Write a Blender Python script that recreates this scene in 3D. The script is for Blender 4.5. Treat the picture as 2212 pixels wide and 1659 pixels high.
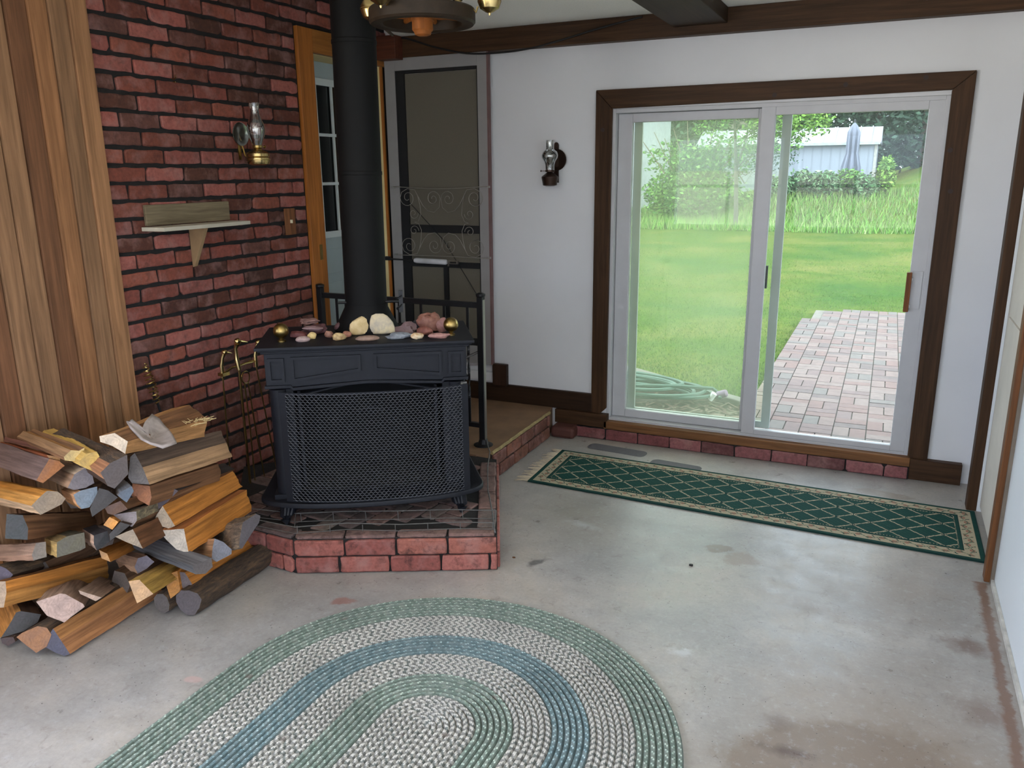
import bpy, math, random
from math import sin, cos, pi, radians, sqrt, atan2
from mathutils import Vector, Matrix, noise as mnoise
random.seed(7)
SC = bpy.context.scene
for _o in list(bpy.data.objects): bpy.data.objects.remove(_o, do_unlink=True)

# ------------------------------------------------------------------ camera
PITCH, YAW, ROLL = 0.256423623, 0.432641700, -0.0096
_fwd = Vector((-sin(YAW)*cos(PITCH), cos(YAW)*cos(PITCH), -sin(PITCH)))
_rt = Vector((cos(YAW), sin(YAW), 0)); _up = _rt.cross(_fwd)
_r2 = _rt*cos(ROLL)+_up*sin(ROLL); _u2 = -_rt*sin(ROLL)+_up*cos(ROLL)
cam = bpy.data.cameras.new('camera'); cam_o = bpy.data.objects.new('camera', cam)
SC.collection.objects.link(cam_o); SC.camera = cam_o
cam.sensor_width = 36; cam.lens = 36*1738.34/2212; cam.clip_start = .05; cam.clip_end = 200
_m = Matrix((_r2, _u2, -_fwd)).transposed().to_4x4(); _m.translation = Vector((0, 0, 1.66))
cam_o.matrix_world = _m

# ------------------------------------------------------------------ world and light
W = bpy.data.worlds.new('overcast_sky'); SC.world = W; W.use_nodes = True
_nt = W.node_tree; _bg = _nt.nodes['Background']
def _wm(op, a, b=None, c=None):
    nd = _nt.nodes.new('ShaderNodeMath'); nd.operation = op
    for i, v in enumerate((a, b, c)):
        if v is None: continue
        if isinstance(v, (int, float)): nd.inputs[i].default_value = v
        else: _nt.links.new(v, nd.inputs[i])
    return nd.outputs[0]
_tc = _nt.nodes.new('ShaderNodeTexCoord'); _sx = _nt.nodes.new('ShaderNodeSeparateXYZ'); _nt.links.new(_tc.outputs['Generated'], _sx.inputs[0])
_x, _y, _z = _sx.outputs
_x2 = _wm('MULTIPLY', _x, _x)
SKY_UP, SKY_SIDE, LOW, LOW_LEFT = 1.7, 11.0, 1.8, 18.0      # overcast sky, brighter towards the back; added glow from below at left to lift the ceiling
_bk = _wm('MULTIPLY_ADD', _wm('LESS_THAN', _y, .1), .85, .15)
_upv = _wm('MULTIPLY_ADD', _wm('MULTIPLY', _x2, _bk), SKY_SIDE, SKY_UP)
_dnv = _wm('MULTIPLY_ADD', _wm('MULTIPLY', _x2, _wm('LESS_THAN', _x, 0)), LOW_LEFT, LOW)
_isup = _wm('GREATER_THAN', _z, 0)
_val = _wm('ADD', _wm('MULTIPLY', _isup, _upv), _wm('MULTIPLY', _wm('SUBTRACT', 1, _isup), _dnv))
_nt.links.new(_val, _bg.inputs[1])
_mx = _nt.nodes.new('ShaderNodeMix'); _mx.data_type = 'RGBA'; _nt.links.new(_isup, _mx.inputs[0]); _mx.inputs[6].default_value = (.98, .97, .94, 1); _mx.inputs[7].default_value = (.82, .94, 1.18, 1)
_nt.links.new(_mx.outputs[2], _bg.inputs[0])
sd = bpy.data.lights.new('hazy_sun', 'SUN'); sd.energy = .4; sd.angle = radians(25); sd.color = (1, .97, .9)
so = bpy.data.objects.new('hazy_sun', sd); SC.collection.objects.link(so); so.rotation_euler = (radians(38), 0, radians(200))
def portal(name, loc, tgt, sx, sy):
    """marks an opening through which the sky lights the room (gives off no light itself)"""
    l = bpy.data.lights.new(name, 'AREA'); l.shape = 'RECTANGLE'; l.size = sx; l.size_y = sy; l.cycles.is_portal = True
    o = bpy.data.objects.new(name, l); SC.collection.objects.link(o); o.location = loc
    o.rotation_euler = (Vector(tgt)-Vector(loc)).to_track_quat('-Z', 'Y').to_euler(); return o
portal('unseen_window_opening', (-.45, -2.50, 1.5), (-.45, 5, 1.5), 1.3, 1.2)
portal('unseen_window_opening', (-2.15, -2.50, 1.5), (-2.15, 5, 1.5), 1.3, 1.2)
portal('unseen_window_opening', (-3.25, .15, 1.45), (3, .15, 1.45), 2.1, 1.5)  # unseen left-wall opening, added to brighten the right wall and floor
portal('unseen_window_opening', (.62, -1.35, 1.1), (-5, -1.35, 1.1), 1.9, 1.2)  # unseen right-wall opening, added to brighten the logs and stove
portal('door_opening', (-.65, 4.95, 1.07), (-.65, 0, 1.07), 1.78, 1.92)
vs = SC.view_settings; vs.view_transform = 'Standard'; vs.look = 'None'; vs.gamma = 1; vs.exposure = 1.05; vs.use_curve_mapping = False
SC.cycles.max_bounces = 8; SC.cycles.transparent_max_bounces = 16; SC.cycles.use_denoising = True
SC.cycles.sample_clamp_indirect = 6

# ------------------------------------------------------------------ helpers
def lin(c): return tuple((v/255/12.92 if v <= 10.3 else ((v/255+.055)/1.055)**2.4) for v in c)+(1,)
class B:
    """mesh builder"""
    def __init__(s): s.v = []; s.f = []; s.m = []; s.c = []; s.cm = 0; s.cc = (1, 1, 1, 1)
    def add(s, vs_, fs, m=None, c=None):
        o = len(s.v); s.v += [tuple(p) for p in vs_]
        for f in fs:
            s.f.append(tuple(i+o for i in f)); s.m.append(s.cm if m is None else m); s.c.append(s.cc if c is None else c)
        return s
    def box(s, x0, x1, y0, y1, z0, z1, M=None, **k):
        p = [Vector((x, y, z)) for x in (x0, x1) for y in (y0, y1) for z in (z0, z1)]
        if M: p = [M @ q for q in p]
        return s.add(p, [(0, 1, 3, 2), (4, 6, 7, 5), (0, 4, 5, 1), (2, 3, 7, 6), (0, 2, 6, 4), (1, 5, 7, 3)], **k)
    def prism(s, pts, z0, z1, M=None, **k):
        n = len(pts); p = [Vector((x, y, z0)) for x, y in pts]+[Vector((x, y, z1)) for x, y in pts]
        if M: p = [M @ q for q in p]
        return s.add(p, [tuple(range(n-1, -1, -1)), tuple(range(n, 2*n))]+[(i, (i+1) % n, n+(i+1) % n, n+i) for i in range(n)], **k)
    def lathe(s, prof, n=24, M=None, cap=True, **k):
        p = []
        for r, z in prof:
            for i in range(n):
                a = 2*pi*i/n; q = Vector((r*cos(a), r*sin(a), z)); p.append(M @ q if M else q)
        f = [(j*n+i, j*n+(i+1) % n, (j+1)*n+(i+1) % n, (j+1)*n+i) for j in range(len(prof)-1) for i in range(n)]
        if cap: f += [tuple(range(n-1, -1, -1)), tuple((len(prof)-1)*n+i for i in range(n))]
        return s.add(p, f, **k)
    def tube(s, path, r, n=8, close=False, **k):
        P = [Vector(p) for p in path]; m = len(P); R = r if isinstance(r, (list, tuple)) else [r]*m
        up = None; p = []
        for i in range(m):
            if close: t = (P[(i+1) % m]-P[i-1])
            else: t = P[min(i+1, m-1)]-P[max(i-1, 0)]
            t.normalize()
            if up is None:
                up = Vector((0, 0, 1)) if abs(t.z) < .9 else Vector((1, 0, 0))
            a = (up-t*up.dot(t)); a.normalize(); b = t.cross(a); up = a
            p += [P[i]+(a*cos(2*pi*j/n)+b*sin(2*pi*j/n))*R[i] for j in range(n)]
        mm = m if close else m-1
        f = [(i*n+j, i*n+(j+1) % n, ((i+1) % m)*n+(j+1) % n, ((i+1) % m)*n+j) for i in range(mm) for j in range(n)]
        if not close: f += [tuple(range(n-1, -1, -1)), tuple((m-1)*n+j for j in range(n))]
        return s.add(p, f, **k)
def obj(name, b, mats, parent=None, loc=(0, 0, 0), rot=(0, 0, 0), smooth=False, bevel=0, attr=False, M=None):
    me = bpy.data.meshes.new(name); me.from_pydata(b.v, [], b.f)
    if not isinstance(mats, (list, tuple)): mats = [mats]
    for m in mats: me.materials.append(m)
    if len(mats) > 1: me.polygons.foreach_set('material_index', b.m)
    if attr:
        at = me.color_attributes.new('tint', 'FLOAT_COLOR', 'CORNER'); buf = []
        for f, c in zip(b.f, b.c): buf += list(c)*len(f)
        at.data.foreach_set('color', buf)
    if smooth is True: me.polygons.foreach_set('use_smooth', [True]*len(me.polygons))
    me.validate(); me.update()
    o = bpy.data.objects.new(name, me); SC.collection.objects.link(o); o.location = loc; o.rotation_euler = rot
    if M is not None: o.matrix_world = M
    if parent is not None: o.parent = parent
    if smooth == 'auto':
        me.polygons.foreach_set('use_smooth', [True]*len(me.polygons))
        try: me.set_sharp_from_angle(angle=radians(35))
        except Exception: pass
    if bevel:
        md = o.modifiers.new('bevel', 'BEVEL'); md.width = bevel; md.segments = 2; md.limit_method = 'ANGLE'
    return o
def thing(name, label, cat, loc=(0, 0, 0), rot=(0, 0, 0), group=None):
    o = bpy.data.objects.new(name, None); SC.collection.objects.link(o); o.location = loc; o.rotation_euler = rot
    o.empty_display_size = .05
    return tag(o, label, cat, group)
def tag(o, label=None, cat=None, group=None, kind=None):
    if label: o['label'] = label
    if cat: o['category'] = cat
    if group: o['group'] = group
    if kind: o['kind'] = kind
    return o
def struct(o): o['kind'] = 'structure'; return o
def nz(x, y=0, z=0): return mnoise.noise(Vector((x, y, z)))

# ------------------------------------------------------------------ materials
class NT:
    def __init__(s, name):
        s.mat = bpy.data.materials.new(name); s.mat.use_nodes = True; s.t = s.mat.node_tree; s.b = s.t.nodes['Principled BSDF']; s.out = s.t.nodes['Material Output']
    def n(s, typ, **k):
        nd = s.t.nodes.new('ShaderNode'+typ)
        for a, v in k.items():
            if a.startswith('_'): setattr(nd, a[1:], v)
        return nd
    def set(s, sock, v):
        if isinstance(v, bpy.types.NodeSocket): s.t.links.new(v, sock)
        else: sock.default_value = v
    def coord(s, kind='Object', scale=(1, 1, 1), rot=(0, 0, 0)):
        tc = s.n('TexCoord'); mp = s.n('Mapping'); s.t.links.new(tc.outputs[kind], mp.inputs[0]); mp.inputs['Scale'].default_value = scale; mp.inputs['Rotation'].default_value = rot
        return mp.outputs[0]
    def noise(s, vec, scale, detail=5, rough=.55, dist=0):
        nd = s.n('TexNoise'); s.t.links.new(vec, nd.inputs['Vector']); nd.inputs['Scale'].default_value = scale; nd.inputs['Detail'].default_value = detail
        nd.inputs['Roughness'].default_value = rough; nd.inputs['Distortion'].default_value = dist; return nd.outputs[0]
    def vor(s, vec, scale, feat='F1', out=0):
        nd = s.n('TexVoronoi', _feature=feat); s.t.links.new(vec, nd.inputs['Vector']); nd.inputs['Scale'].default_value = scale; return nd.outputs[out]
    def ramp(s, fac, stops):
        nd = s.n('ValToRGB'); s.t.links.new(fac, nd.inputs[0]); e = nd.color_ramp.elements
        while len(e) < len(stops): e.new(.5)
        for el, (p, c) in zip(e, stops): el.position = p; el.color = c if len(c) == 4 else tuple(c)+(1,)
        return nd.outputs[0]
    def mix(s, f, a, b, mode='MIX'):
        nd = s.n('Mix', _data_type='RGBA', _blend_type=mode); s.set(nd.inputs[0], f); s.set(nd.inputs[6], a); s.set(nd.inputs[7], b); return nd.outputs[2]
    def math(s, op, a, b=0, c=None, clamp=False):
        nd = s.n('Math', _operation=op, _use_clamp=clamp); s.set(nd.inputs[0], a); s.set(nd.inputs[1], b)
        if c is not None: s.set(nd.inputs[2], c)
        return nd.outputs[0]
    def bump(s, h, strength=.3, dist=.01):
        nd = s.n('Bump'); s.t.links.new(h, nd.inputs['Height']); nd.inputs['Strength'].default_value = strength; nd.inputs['Distance'].default_value = dist
        s.t.links.new(nd.outputs[0], s.b.inputs['Normal'])
    def col(s, c): s.set(s.b.inputs['Base Color'], c)
    def rough(s, r): s.set(s.b.inputs['Roughness'], r)
    def attr(s, name='tint'):
        nd = s.n('Attribute'); nd.attribute_name = name; return nd.outputs['Color']
def gray(v): return (v, v, v, 1)
def M_(name, rgb=None, rough=.6, metal=0, amt=.25, scale=8, stretch=(1, 1, 1), bump=0, bd=.004, attr=False, spec=.5, detail=5, coat=0):
    """plain material: a colour (or the tint attribute) broken up by noise"""
    n = NT(name); v = n.coord('Object', stretch); f = n.noise(v, scale, detail)
    base = n.attr() if attr else lin(rgb)
    k = n.ramp(f, [(.25, gray(1-amt)), (.75, gray(1+amt))])
    n.col(n.mix(1, base, k, 'MULTIPLY')); n.rough(rough); n.b.inputs['Metallic'].default_value = metal
    n.b.inputs['Specular IOR Level'].default_value = spec
    if bump: n.bump(f, bump, bd)
    if coat: n.b.inputs['Coat Weight'].default_value = coat
    return n.mat
def wood_mat(name, rgb=None, axis=0, grain=60, rough=.65, attr=False, knots=False, dark=.55, bump=.25):
    n = NT(name); st = [grain, grain, grain]; st[axis] = grain*.045
    v = n.coord('Object', st); f = n.noise(v, 1, 6, .6, .6)
    st2 = [grain*.5]*3; st2[axis] = grain*.03; f2 = n.noise(n.coord('Object', st2), 1, 4, .6, .4)
    base = n.attr() if attr else lin(rgb)
    c = n.mix(1, base, n.ramp(f, [(.3, gray(dark)), (.62, gray(1.15))]), 'MULTIPLY')
    c = n.mix(1, c, n.ramp(f2, [(.3, (.72, .70, .68, 1)), (.7, (1.15, 1.12, 1.08, 1))]), 'MULTIPLY')
    if knots:
        kv = [0, 4.2, 4.2]; kv[axis] = 1.6; vo = n.vor(n.coord('Object', kv), 1)
        c = n.mix(n.ramp(vo, [(.03, gray(.85)), (.065, gray(0))]), c, (.035, .018, .008, 1))
    n.col(c); n.rough(rough); n.b.inputs['Specular IOR Level'].default_value = .22; n.bump(f, bump, .003); return n.mat
MT = {}
MT['mortar'] = M_('black_mortar', (30, 27, 26), .9, bump=.6, scale=60)
def brick_mat(name, soot=0):
    n = NT(name); v = n.coord('Object'); a = n.attr()
    f = n.noise(v, 55, 6, .7); g = n.noise(v, 11, 4, .6)
    c = n.mix(1, a, n.ramp(f, [(.25, gray(.62)), (.75, gray(1.3))]), 'MULTIPLY')
    c = n.mix(n.ramp(g, [(.48, gray(0)), (.70, gray(.5))]), c, lin((162, 122, 116)))
    c = n.mix(n.ramp(n.noise(v, 17, 5, .7), [(.52, gray(0)), (.72, gray(.5+soot*.4))]), c, lin((52, 30, 28)))
    n.col(c); n.rough(.85); n.bump(f, .5, .004); return n.mat
MT['brick'] = brick_mat('old_red_brick')
MT['hearth_brick'] = brick_mat('sooty_red_brick', 1)
MT['panel'] = wood_mat('knotty_wall_boards', None, 2, 55, .6, attr=True, knots=True, dark=.68)
MT['trim'] = wood_mat('dark_brown_trim', (70, 48, 30), 0, 60, .55, dark=.55)
MT['trimz'] = wood_mat('dark_brown_trim_upright', (70, 48, 30), 2, 60, .55, dark=.55)
MT['trimy'] = wood_mat('dark_brown_trim_deep', (52, 38, 24), 1, 60, .55, dark=.55)
MT['orange'] = wood_mat('orange_door_casing', (170, 106, 50), 2, 50, .45, dark=.7)
MT['orangey'] = wood_mat('orange_door_casing_head', (150, 98, 48), 1, 50, .45, dark=.7)
MT['wall'] = M_('white_painted_wall', (218, 218, 220), .75, amt=.03, scale=3, bump=.08, bd=.002)
MT['wallr'] = M_('cool_white_wallboard', (222, 226, 228), .5, amt=.02, scale=3)
MT['ceil'] = M_('textured_ceiling', (240, 238, 228), .9, amt=.06, scale=120, bump=.3)
MT['vinyl'] = M_('white_vinyl', (190, 190, 193), .4, amt=.04, scale=12)
MT['vinyl2'] = M_('grey_outer_aluminium', (150, 156, 152), .45, amt=.05, scale=12)
MT['iron'] = M_('black_cast_iron', (19, 21, 29), .6, metal=.0, amt=.15, scale=40, bump=.12, bd=.002, spec=.35)
MT['ironb'] = M_('black_railing_iron', (26, 26, 28), .45, metal=.2, amt=.2, scale=30)
MT['pipe'] = M_('matte_black_stovepipe', (9, 9, 9), .65, metal=0, amt=.2, scale=10, spec=.2)
MT['inside'] = M_('sooty_firebox', (10, 10, 11), .95)
MT['brass'] = M_('polished_brass', (196, 172, 118), .25, metal=1, amt=.08, scale=20)
MT['dbrass'] = M_('aged_brass', (160, 136, 84), .3, metal=1, amt=.25, scale=20)
MT['bronze'] = M_('dark_bronze', (58, 42, 34), .35, metal=.7, amt=.2, scale=20)
MT['mirror'] = M_('silvered_reflector', (150, 152, 146), .18, metal=1, amt=.05)
MT['chrome'] = M_('dull_steel', (170, 168, 164), .3, metal=.9, amt=.1)
MT['wire'] = M_('grey_wire', (104, 102, 100), .5, metal=.3, amt=.3, scale=50)
MT['black'] = M_('black_plastic', (18, 18, 20), .6)
MT['slab'] = M_('tan_cement_slab', (128, 98, 72), .8, amt=.22, scale=6, bump=.2)
MT['edge'] = M_('yellowed_cement_edge', (150, 130, 88), .8, amt=.3, scale=30)
MT['lgrey'] = M_('grey_painted_aluminium', (146, 143, 142), .5, amt=.06)
MT['cream'] = M_('cream_painted_jamb', (226, 206, 150), .6, amt=.06)
MT['pale'] = M_('pale_blue_grey_door', (166, 182, 186), .45, amt=.04)
MT['palew'] = M_('white_muntin', (212, 222, 222), .45, amt=.04)
MT['weather'] = wood_mat('weathered_board', (122, 110, 88), 1, 70, .85, dark=.6)
MT['wheel'] = wood_mat('dark_wheel_wood', (42, 32, 22), 0, 40, .5, dark=.75)
MT['spoke'] = wood_mat('orange_turned_wood', (132, 76, 30), 2, 40, .6, dark=.75)
MT['cord'] = M_('black_rubber_cord', (20, 18, 18), .6)
def glass_mat(name, tint=(1, 1, 1, 1), refl=.06, haze=0, hcol=(.8, .85, .82, 1), hscale=1.2, rough=.0, grad=None):
    n = NT(name); t = n.t; tr = n.n('BsdfTransparent'); tr.inputs[0].default_value = tint; gl = n.n('BsdfGlossy'); gl.inputs['Roughness'].default_value = rough
    mx = n.n('MixShader'); fr = n.n('Fresnel'); fr.inputs[0].default_value = 1.45
    n.set(mx.inputs[0], n.math('MULTIPLY', fr.outputs[0], refl/.04)); t.links.new(tr.outputs[0], mx.inputs[1]); t.links.new(gl.outputs[0], mx.inputs[2]); s = mx.outputs[0]
    if haze:
        df = n.n('BsdfTranslucent'); df.inputs[0].default_value = hcol; m2 = n.n('MixShader')
        f = n.noise(n.coord('Object'), hscale, 4, .6)
        n.set(m2.inputs[0], n.ramp(f, [(.3, gray(haze*.45)), (.72, gray(haze*1.5))])); t.links.new(s, m2.inputs[1]); t.links.new(df.outputs[0], m2.inputs[2]); s = m2.outputs[0]
    t.links.new(s, n.out.inputs[0]); return n.mat
MT['glass'] = glass_mat('door_glass', (.98, 1, .95, 1), .022, .02)
MT['hazy'] = glass_mat('fogged_door_glass', (.98, 1, .94, 1), .022, .11, (.56, .62, .46, 1), 1.6)
MT['screen'] = glass_mat('insect_screen', (.95, .97, .90, 1), .01, .05, (.5, .56, .42, 1), 2)
MT['chimney'] = glass_mat('clear_lamp_glass', (.90, .93, .91, 1), .30)
MT['dglass'] = M_('dark_door_pane', (26, 30, 30), .12, amt=.1)
# ------------------------------------------------------------------ room shell
XL, XR, YB, ZC = -3.08, .54, 4.75, 2.5
# floor
def floor_mat():
    n = NT('stained_concrete'); v = n.coord('Object')
    a = n.noise(v, 1.3, 6, .6, .4); b = n.noise(v, 9, 6, .65); c = n.noise(v, 70, 4, .7)
    base = n.ramp(a, [(.3, lin((142, 140, 138))), (.5, lin((163, 158, 153))), (.7, lin((178, 168, 156)))])
    base = n.mix(1, base, n.ramp(b, [(.25, gray(.82)), (.7, gray(1.10))]), 'MULTIPLY')
    base = n.mix(1, base, n.ramp(c, [(.25, gray(.88)), (.7, gray(1.06))]), 'MULTIPLY')
    sx = n.n('SeparateXYZ'); n.t.links.new(v, sx.inputs[0]); X, Y = sx.outputs[0], sx.outputs[1]
    def blob(base, cx, cy, rx, ry, ang, colr, amt, soft=.35, ns=5, nd=.6):
        dx = n.math('SUBTRACT', X, cx); dy = n.math('SUBTRACT', Y, cy)
        u = n.math('ADD', n.math('MULTIPLY', dx, cos(ang)/rx), n.math('MULTIPLY', dy, sin(ang)/rx))
        w = n.math('ADD', n.math('MULTIPLY', dx, -sin(ang)/ry), n.math('MULTIPLY', dy, cos(ang)/ry))
        d = n.math('SQRT', n.math('ADD', n.math('MULTIPLY', u, u), n.math('MULTIPLY', w, w)))
        nn = n.noise(v, ns, 5, .65); d = n.math('ADD', d, n.math('MULTIPLY', n.math('SUBTRACT', nn, .5), nd*2))
        return n.mix(n.ramp(d, [(1-soft, gray(amt)), (1, gray(0))]), base, lin(colr))
    # warm dirt drift toward the right wall and the lower right
    base = blob(base, .25, 2.1, .75, .9, .2, (142, 126, 112), .85, .8, 2.2, .5)
    base = blob(base, .02, 2.15, .40, .22, .5, (128, 112, 98), .9, .2, 5, .4)
    base = blob(base, -.13, 2.17, .10, .035, .1, (84, 62, 52), .8, .8, 14, .8)
    base = blob(base, -.16, 2.30, .06, .05, .4, (104, 84, 72), .6, .8, 14, .8)
    base = blob(base, .42, 3.0, .14, .08, -.3, (112, 88, 78), .7, .8, 9, .9)
    base = blob(base, .43, 2.6, .12, .10, 0, (120, 98, 88), .6, .8, 9, .9)
    base = blob(base, -.10, 3.05, .30, .10, -.25, (134, 118, 106), .5, .8, 7, .9)
    # wet-looking brown patches
    base = blob(base, .1, 3.3, .5, .35, 0, (148, 136, 126), .6, .9, 6, .9)
    base = blob(base, -.55, 3.43, .075, .045, .3, (126, 114, 104), .9, .25, 13, .95)
    base = blob(base, -.45, 3.36, .09, .075, .3, (144, 130, 118), .8, .3, 12, .95)
    base = blob(base, .12, 4.42, .16, .05, -.1, (136, 126, 114), .7, .2, 9, .6)
    base = blob(base, -1.55, 2.98, .2, .12, .4, (120, 112, 102), .55, .8, 8, .8)
    base = blob(base, -1.30, 3.55, .3, .5, .6, (138, 132, 120), .6, .9, 4, .6)
    base = blob(base, -1.85, 2.35, .06, .03, .4, (150, 112, 104), .8, .3, 14, .9)
    base = blob(base, -2.0, 1.72, .04, .02, .3, (190, 160, 152), .7, .3, 14, .6)
    base = blob(base, -1.26, 2.98, .07, .025, 1.1, (72, 70, 68), .8, .5, 14, .8)
    # light scuffs and pale flecks
    base = blob(base, -.52, 2.55, .05, .03, .2, (198, 200, 202), .5, .6, 22, 1.3)
    base = blob(base, .02, 2.95, .10, .035, -.4, (194, 190, 186), .35, .8, 18, 1.3)
    base = blob(base, -1.2, 3.42, .12, .04, -.2, (190, 196, 200), .4, .9, 14, 1.0)
    wsp = n.noise(v, 30, 6, .8, 0); base = n.mix(n.ramp(wsp, [(.54, gray(0)), (.70, gray(.32))]), base, lin((192, 194, 198)))  # blue-white flecks, painting the door's patchy reflection into the floor colour
    dsp = n.noise(n.coord('Object', rot=(0, 0, .7)), 19, 6, .75, .8); base = n.mix(n.ramp(dsp, [(.56, gray(0)), (.72, gray(.5))]), base, lin((116, 104, 96)))
    # rust line at the foot of the right wall
    rl = n.math('ADD', X, n.math('MULTIPLY', n.math('SUBTRACT', n.noise(v, 16, 4, .7), .5), .06))
    m = n.math('MULTIPLY', n.ramp(rl, [(.466, gray(0)), (.484, gray(.85)), (.506, gray(.8)), (.515, gray(.1))]), n.math('LESS_THAN', Y, 3.55))
    base = n.mix(m, base, lin((116, 82, 62)))
    # specks
    vo = n.vor(n.coord('Object'), 34, out=0); sel = n.math('GREATER_THAN', n.noise(v, 2.6, 2), .47)
    base = n.mix(n.math('MULTIPLY', n.ramp(vo, [(.05, gray(.85)), (.09, gray(0))]), sel), base, lin((62, 52, 48)))
    vo2 = n.vor(n.coord('Object', rot=(0, 0, 1)), 11); base = n.mix(n.ramp(vo2, [(.02, gray(.8)), (.035, gray(0))]), base, lin((50, 44, 42)))
    n.col(base); n.rough(n.ramp(b, [(.3, gray(.25)), (.7, gray(.50))])); n.bump(c, .12, .002); n.b.inputs['Specular IOR Level'].default_value = .5
    return n.mat
fl = B().box(XL-.2, XR+.2, -2.5, YB, -.1, 0)
struct(obj('floor', fl, floor_mat()))
ZH = 2.95
_c = B(); _c.prism([(-2.942, 4.68), (-2.56, 3.746), (-2.19, 2.85), (-2.19, -2.5), (XR+.2, -2.5), (XR+.2, YB+.1), (-2.942, YB+.1)], ZC, ZC+.02)
_c.prism([(-2.942, 4.68), (-2.56, 3.746), (-2.19, 2.85), (-2.19, -2.5), (-2.17, -2.5), (-2.17, 2.85), (-2.54, 3.76), (-2.92, 4.69), (-2.92, YB+.1), (-2.942, YB+.1)], ZC+.02, ZH)
_c.box(XL-.3, XR+.2, -2.5, YB+.1, ZH, ZH+.05); struct(obj('ceiling', _c, MT['ceil']))
_c = B(); _c.prism([(-2.955, 4.675), (-2.575, 3.74), (-2.205, 2.845), (-2.205, -2.4), (-2.192, -2.4), (-2.192, 2.848), (-2.562, 3.743), (-2.943, 4.679)], ZC-.012, ZC+.05); struct(obj('trim_14', _c, M_('ceiling_edge_strip', (110, 98, 80), .7)))

# brick rows helper: real bricks with irregular outlines and rounded arrises
def one_brick(b, o, U, V, Nn, w, h, dep, col, jit=.004):
    """brick on a plane: o = corner, U along, V up, Nn outwards"""
    n = 7; pts = []
    cr = random.uniform(.002, .005)
    def edge(p0, p1, k):
        return [(p0[0]+(p1[0]-p0[0])*i/k, p0[1]+(p1[1]-p0[1])*i/k) for i in range(k)]
    c = [cr if random.random() < .88 else random.uniform(.008, .016) for _ in range(4)]
    c = [min(q, w*.3) for q in c]
    P = [(c[0], 0)]+[(w-c[1], 0), (w, c[1]), (w, h-c[2]), (w-c[2], h), (c[3], h), (0, h-c[3]), (0, c[0])]
    ring = []
    for i in range(8):
        a, d = P[i], P[(i+1) % 8]
        L = sqrt((a[0]-d[0])**2+(a[1]-d[1])**2); ring += edge(a, d, max(1, int(L/.03)))
    s = random.random()*50
    ring = [(x+jit*nz(x*45+s, y*45, 1)*1.1, y+jit*nz(x*45, y*45+s, 2)*1.1) for x, y in ring]
    k = len(ring); cx, cy = w/2, h/2
    def at(x, y, d): return o+U*x+V*y+Nn*d
    vs_ = [at(x, y, 0) for x, y in ring]+[at(x, y, dep*.75) for x, y in ring]
    vs_ += [at(cx+(x-cx)*(1-.006/max(w/2, .01)), cy+(y-cy)*(1-.006/(h/2)), dep) for x, y in ring]
    fs = [(i, (i+1) % k, k+(i+1) % k, k+i) for i in range(k)]+[(k+i, k+(i+1) % k, 2*k+(i+1) % k, 2*k+i) for i in range(k)]+[tuple(range(2*k, 3*k))]
    b.add(vs_, fs, c=col, m=1)
BC = [(132, 70, 58), (146, 82, 72), (106, 56, 42), (84, 46, 34), (152, 88, 78), (122, 64, 50), (98, 60, 50), (134, 74, 58), (80, 46, 34)]
def bcol(): 
    c = random.choice(BC); k = random.uniform(.9, 1.1); return lin(tuple(min(255, q*k) for q in c))
def brick_panel(b, o, U, V, Nn, length, rows, z0off, joint0, period=.222, rowh=.0766, start_row=0, holes=(), base=True, dep=.012):
    for r in range(rows):
        off = joint0[(r+start_row) % 2]
        x = off-period*math.ceil(off/period)-period
        while x < length:
            a, e = max(x+.0065, 0), min(x+period-.0065, length)
            z = z0off+r*rowh
            x += period
            segs = [(a, e)]
            for (h0, h1, hz0, hz1) in holes:
                ns = []
                for s0, s1 in segs:
                    if z+.01 > hz1 or z+rowh-.01 < hz0 or s1 < h0 or s0 > h1: ns.append((s0, s1)); continue
                    if s0 < h0: ns.append((s0, h0-.004))
                    if s1 > h1: ns.append((h1+.004, s1))
                segs = ns
            for s0, s1 in segs:
                if s1-s0 < .02: continue
                one_brick(b, o+U*s0+V*(z+.0095), U, V, Nn, s1-s0, rowh-.019, dep, bcol(), jit=.0065)
# wall_left: brick from y 2.52 to the corner, door opening y 3.96..4.62
YE = 2.52; DY0, DY1, DZ = 3.97, 4.68, 2.33
b = B()
XI = XL-.30
def wbox(y0, y1, z0, z1, x1=XL): b.box(XI, x1, y0, y1, z0, ZH if z1 == ZC else z1, m=0)
wbox(-2.5, -.85, 0, ZC); wbox(1.15, YE, 0, ZC); wbox(-.85, 1.15, 0, .7); wbox(-.85, 1.15, 2.2, ZC); wbox(YE, DY0, 0, ZC); wbox(DY1, YB+.1, 0, ZC); wbox(DY0, DY1, DZ, ZC); wbox(DY0, DY1, 0, .36)  # out-of-view window gap near the camera, added to light the room
# rows: mortar line at 2.32 - .0766 k ; joints row(2.243..2.32): y=2.726 + .222k, next lower row: 2.620 + .222k
nr = 38; zb = 2.32-.0766*30
holes = [(3.83-YE, 4.76-YE, .3, 2.46)]
par = 30 % 2
j = {par: 2.726-YE, 1-par: 2.620-YE}
O = Vector((XL, YE, 0))
brick_panel(b, O, Vector((0, 1, 0)), Vector((0, 0, 1)), Vector((1, 0, 0)), YB-YE, nr, zb, (j[1], j[0]) if False else (j[1], j[0]), holes=holes)
struct(obj('wall_left', b, [MT['mortar'], MT['brick']], attr=True))
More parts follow.
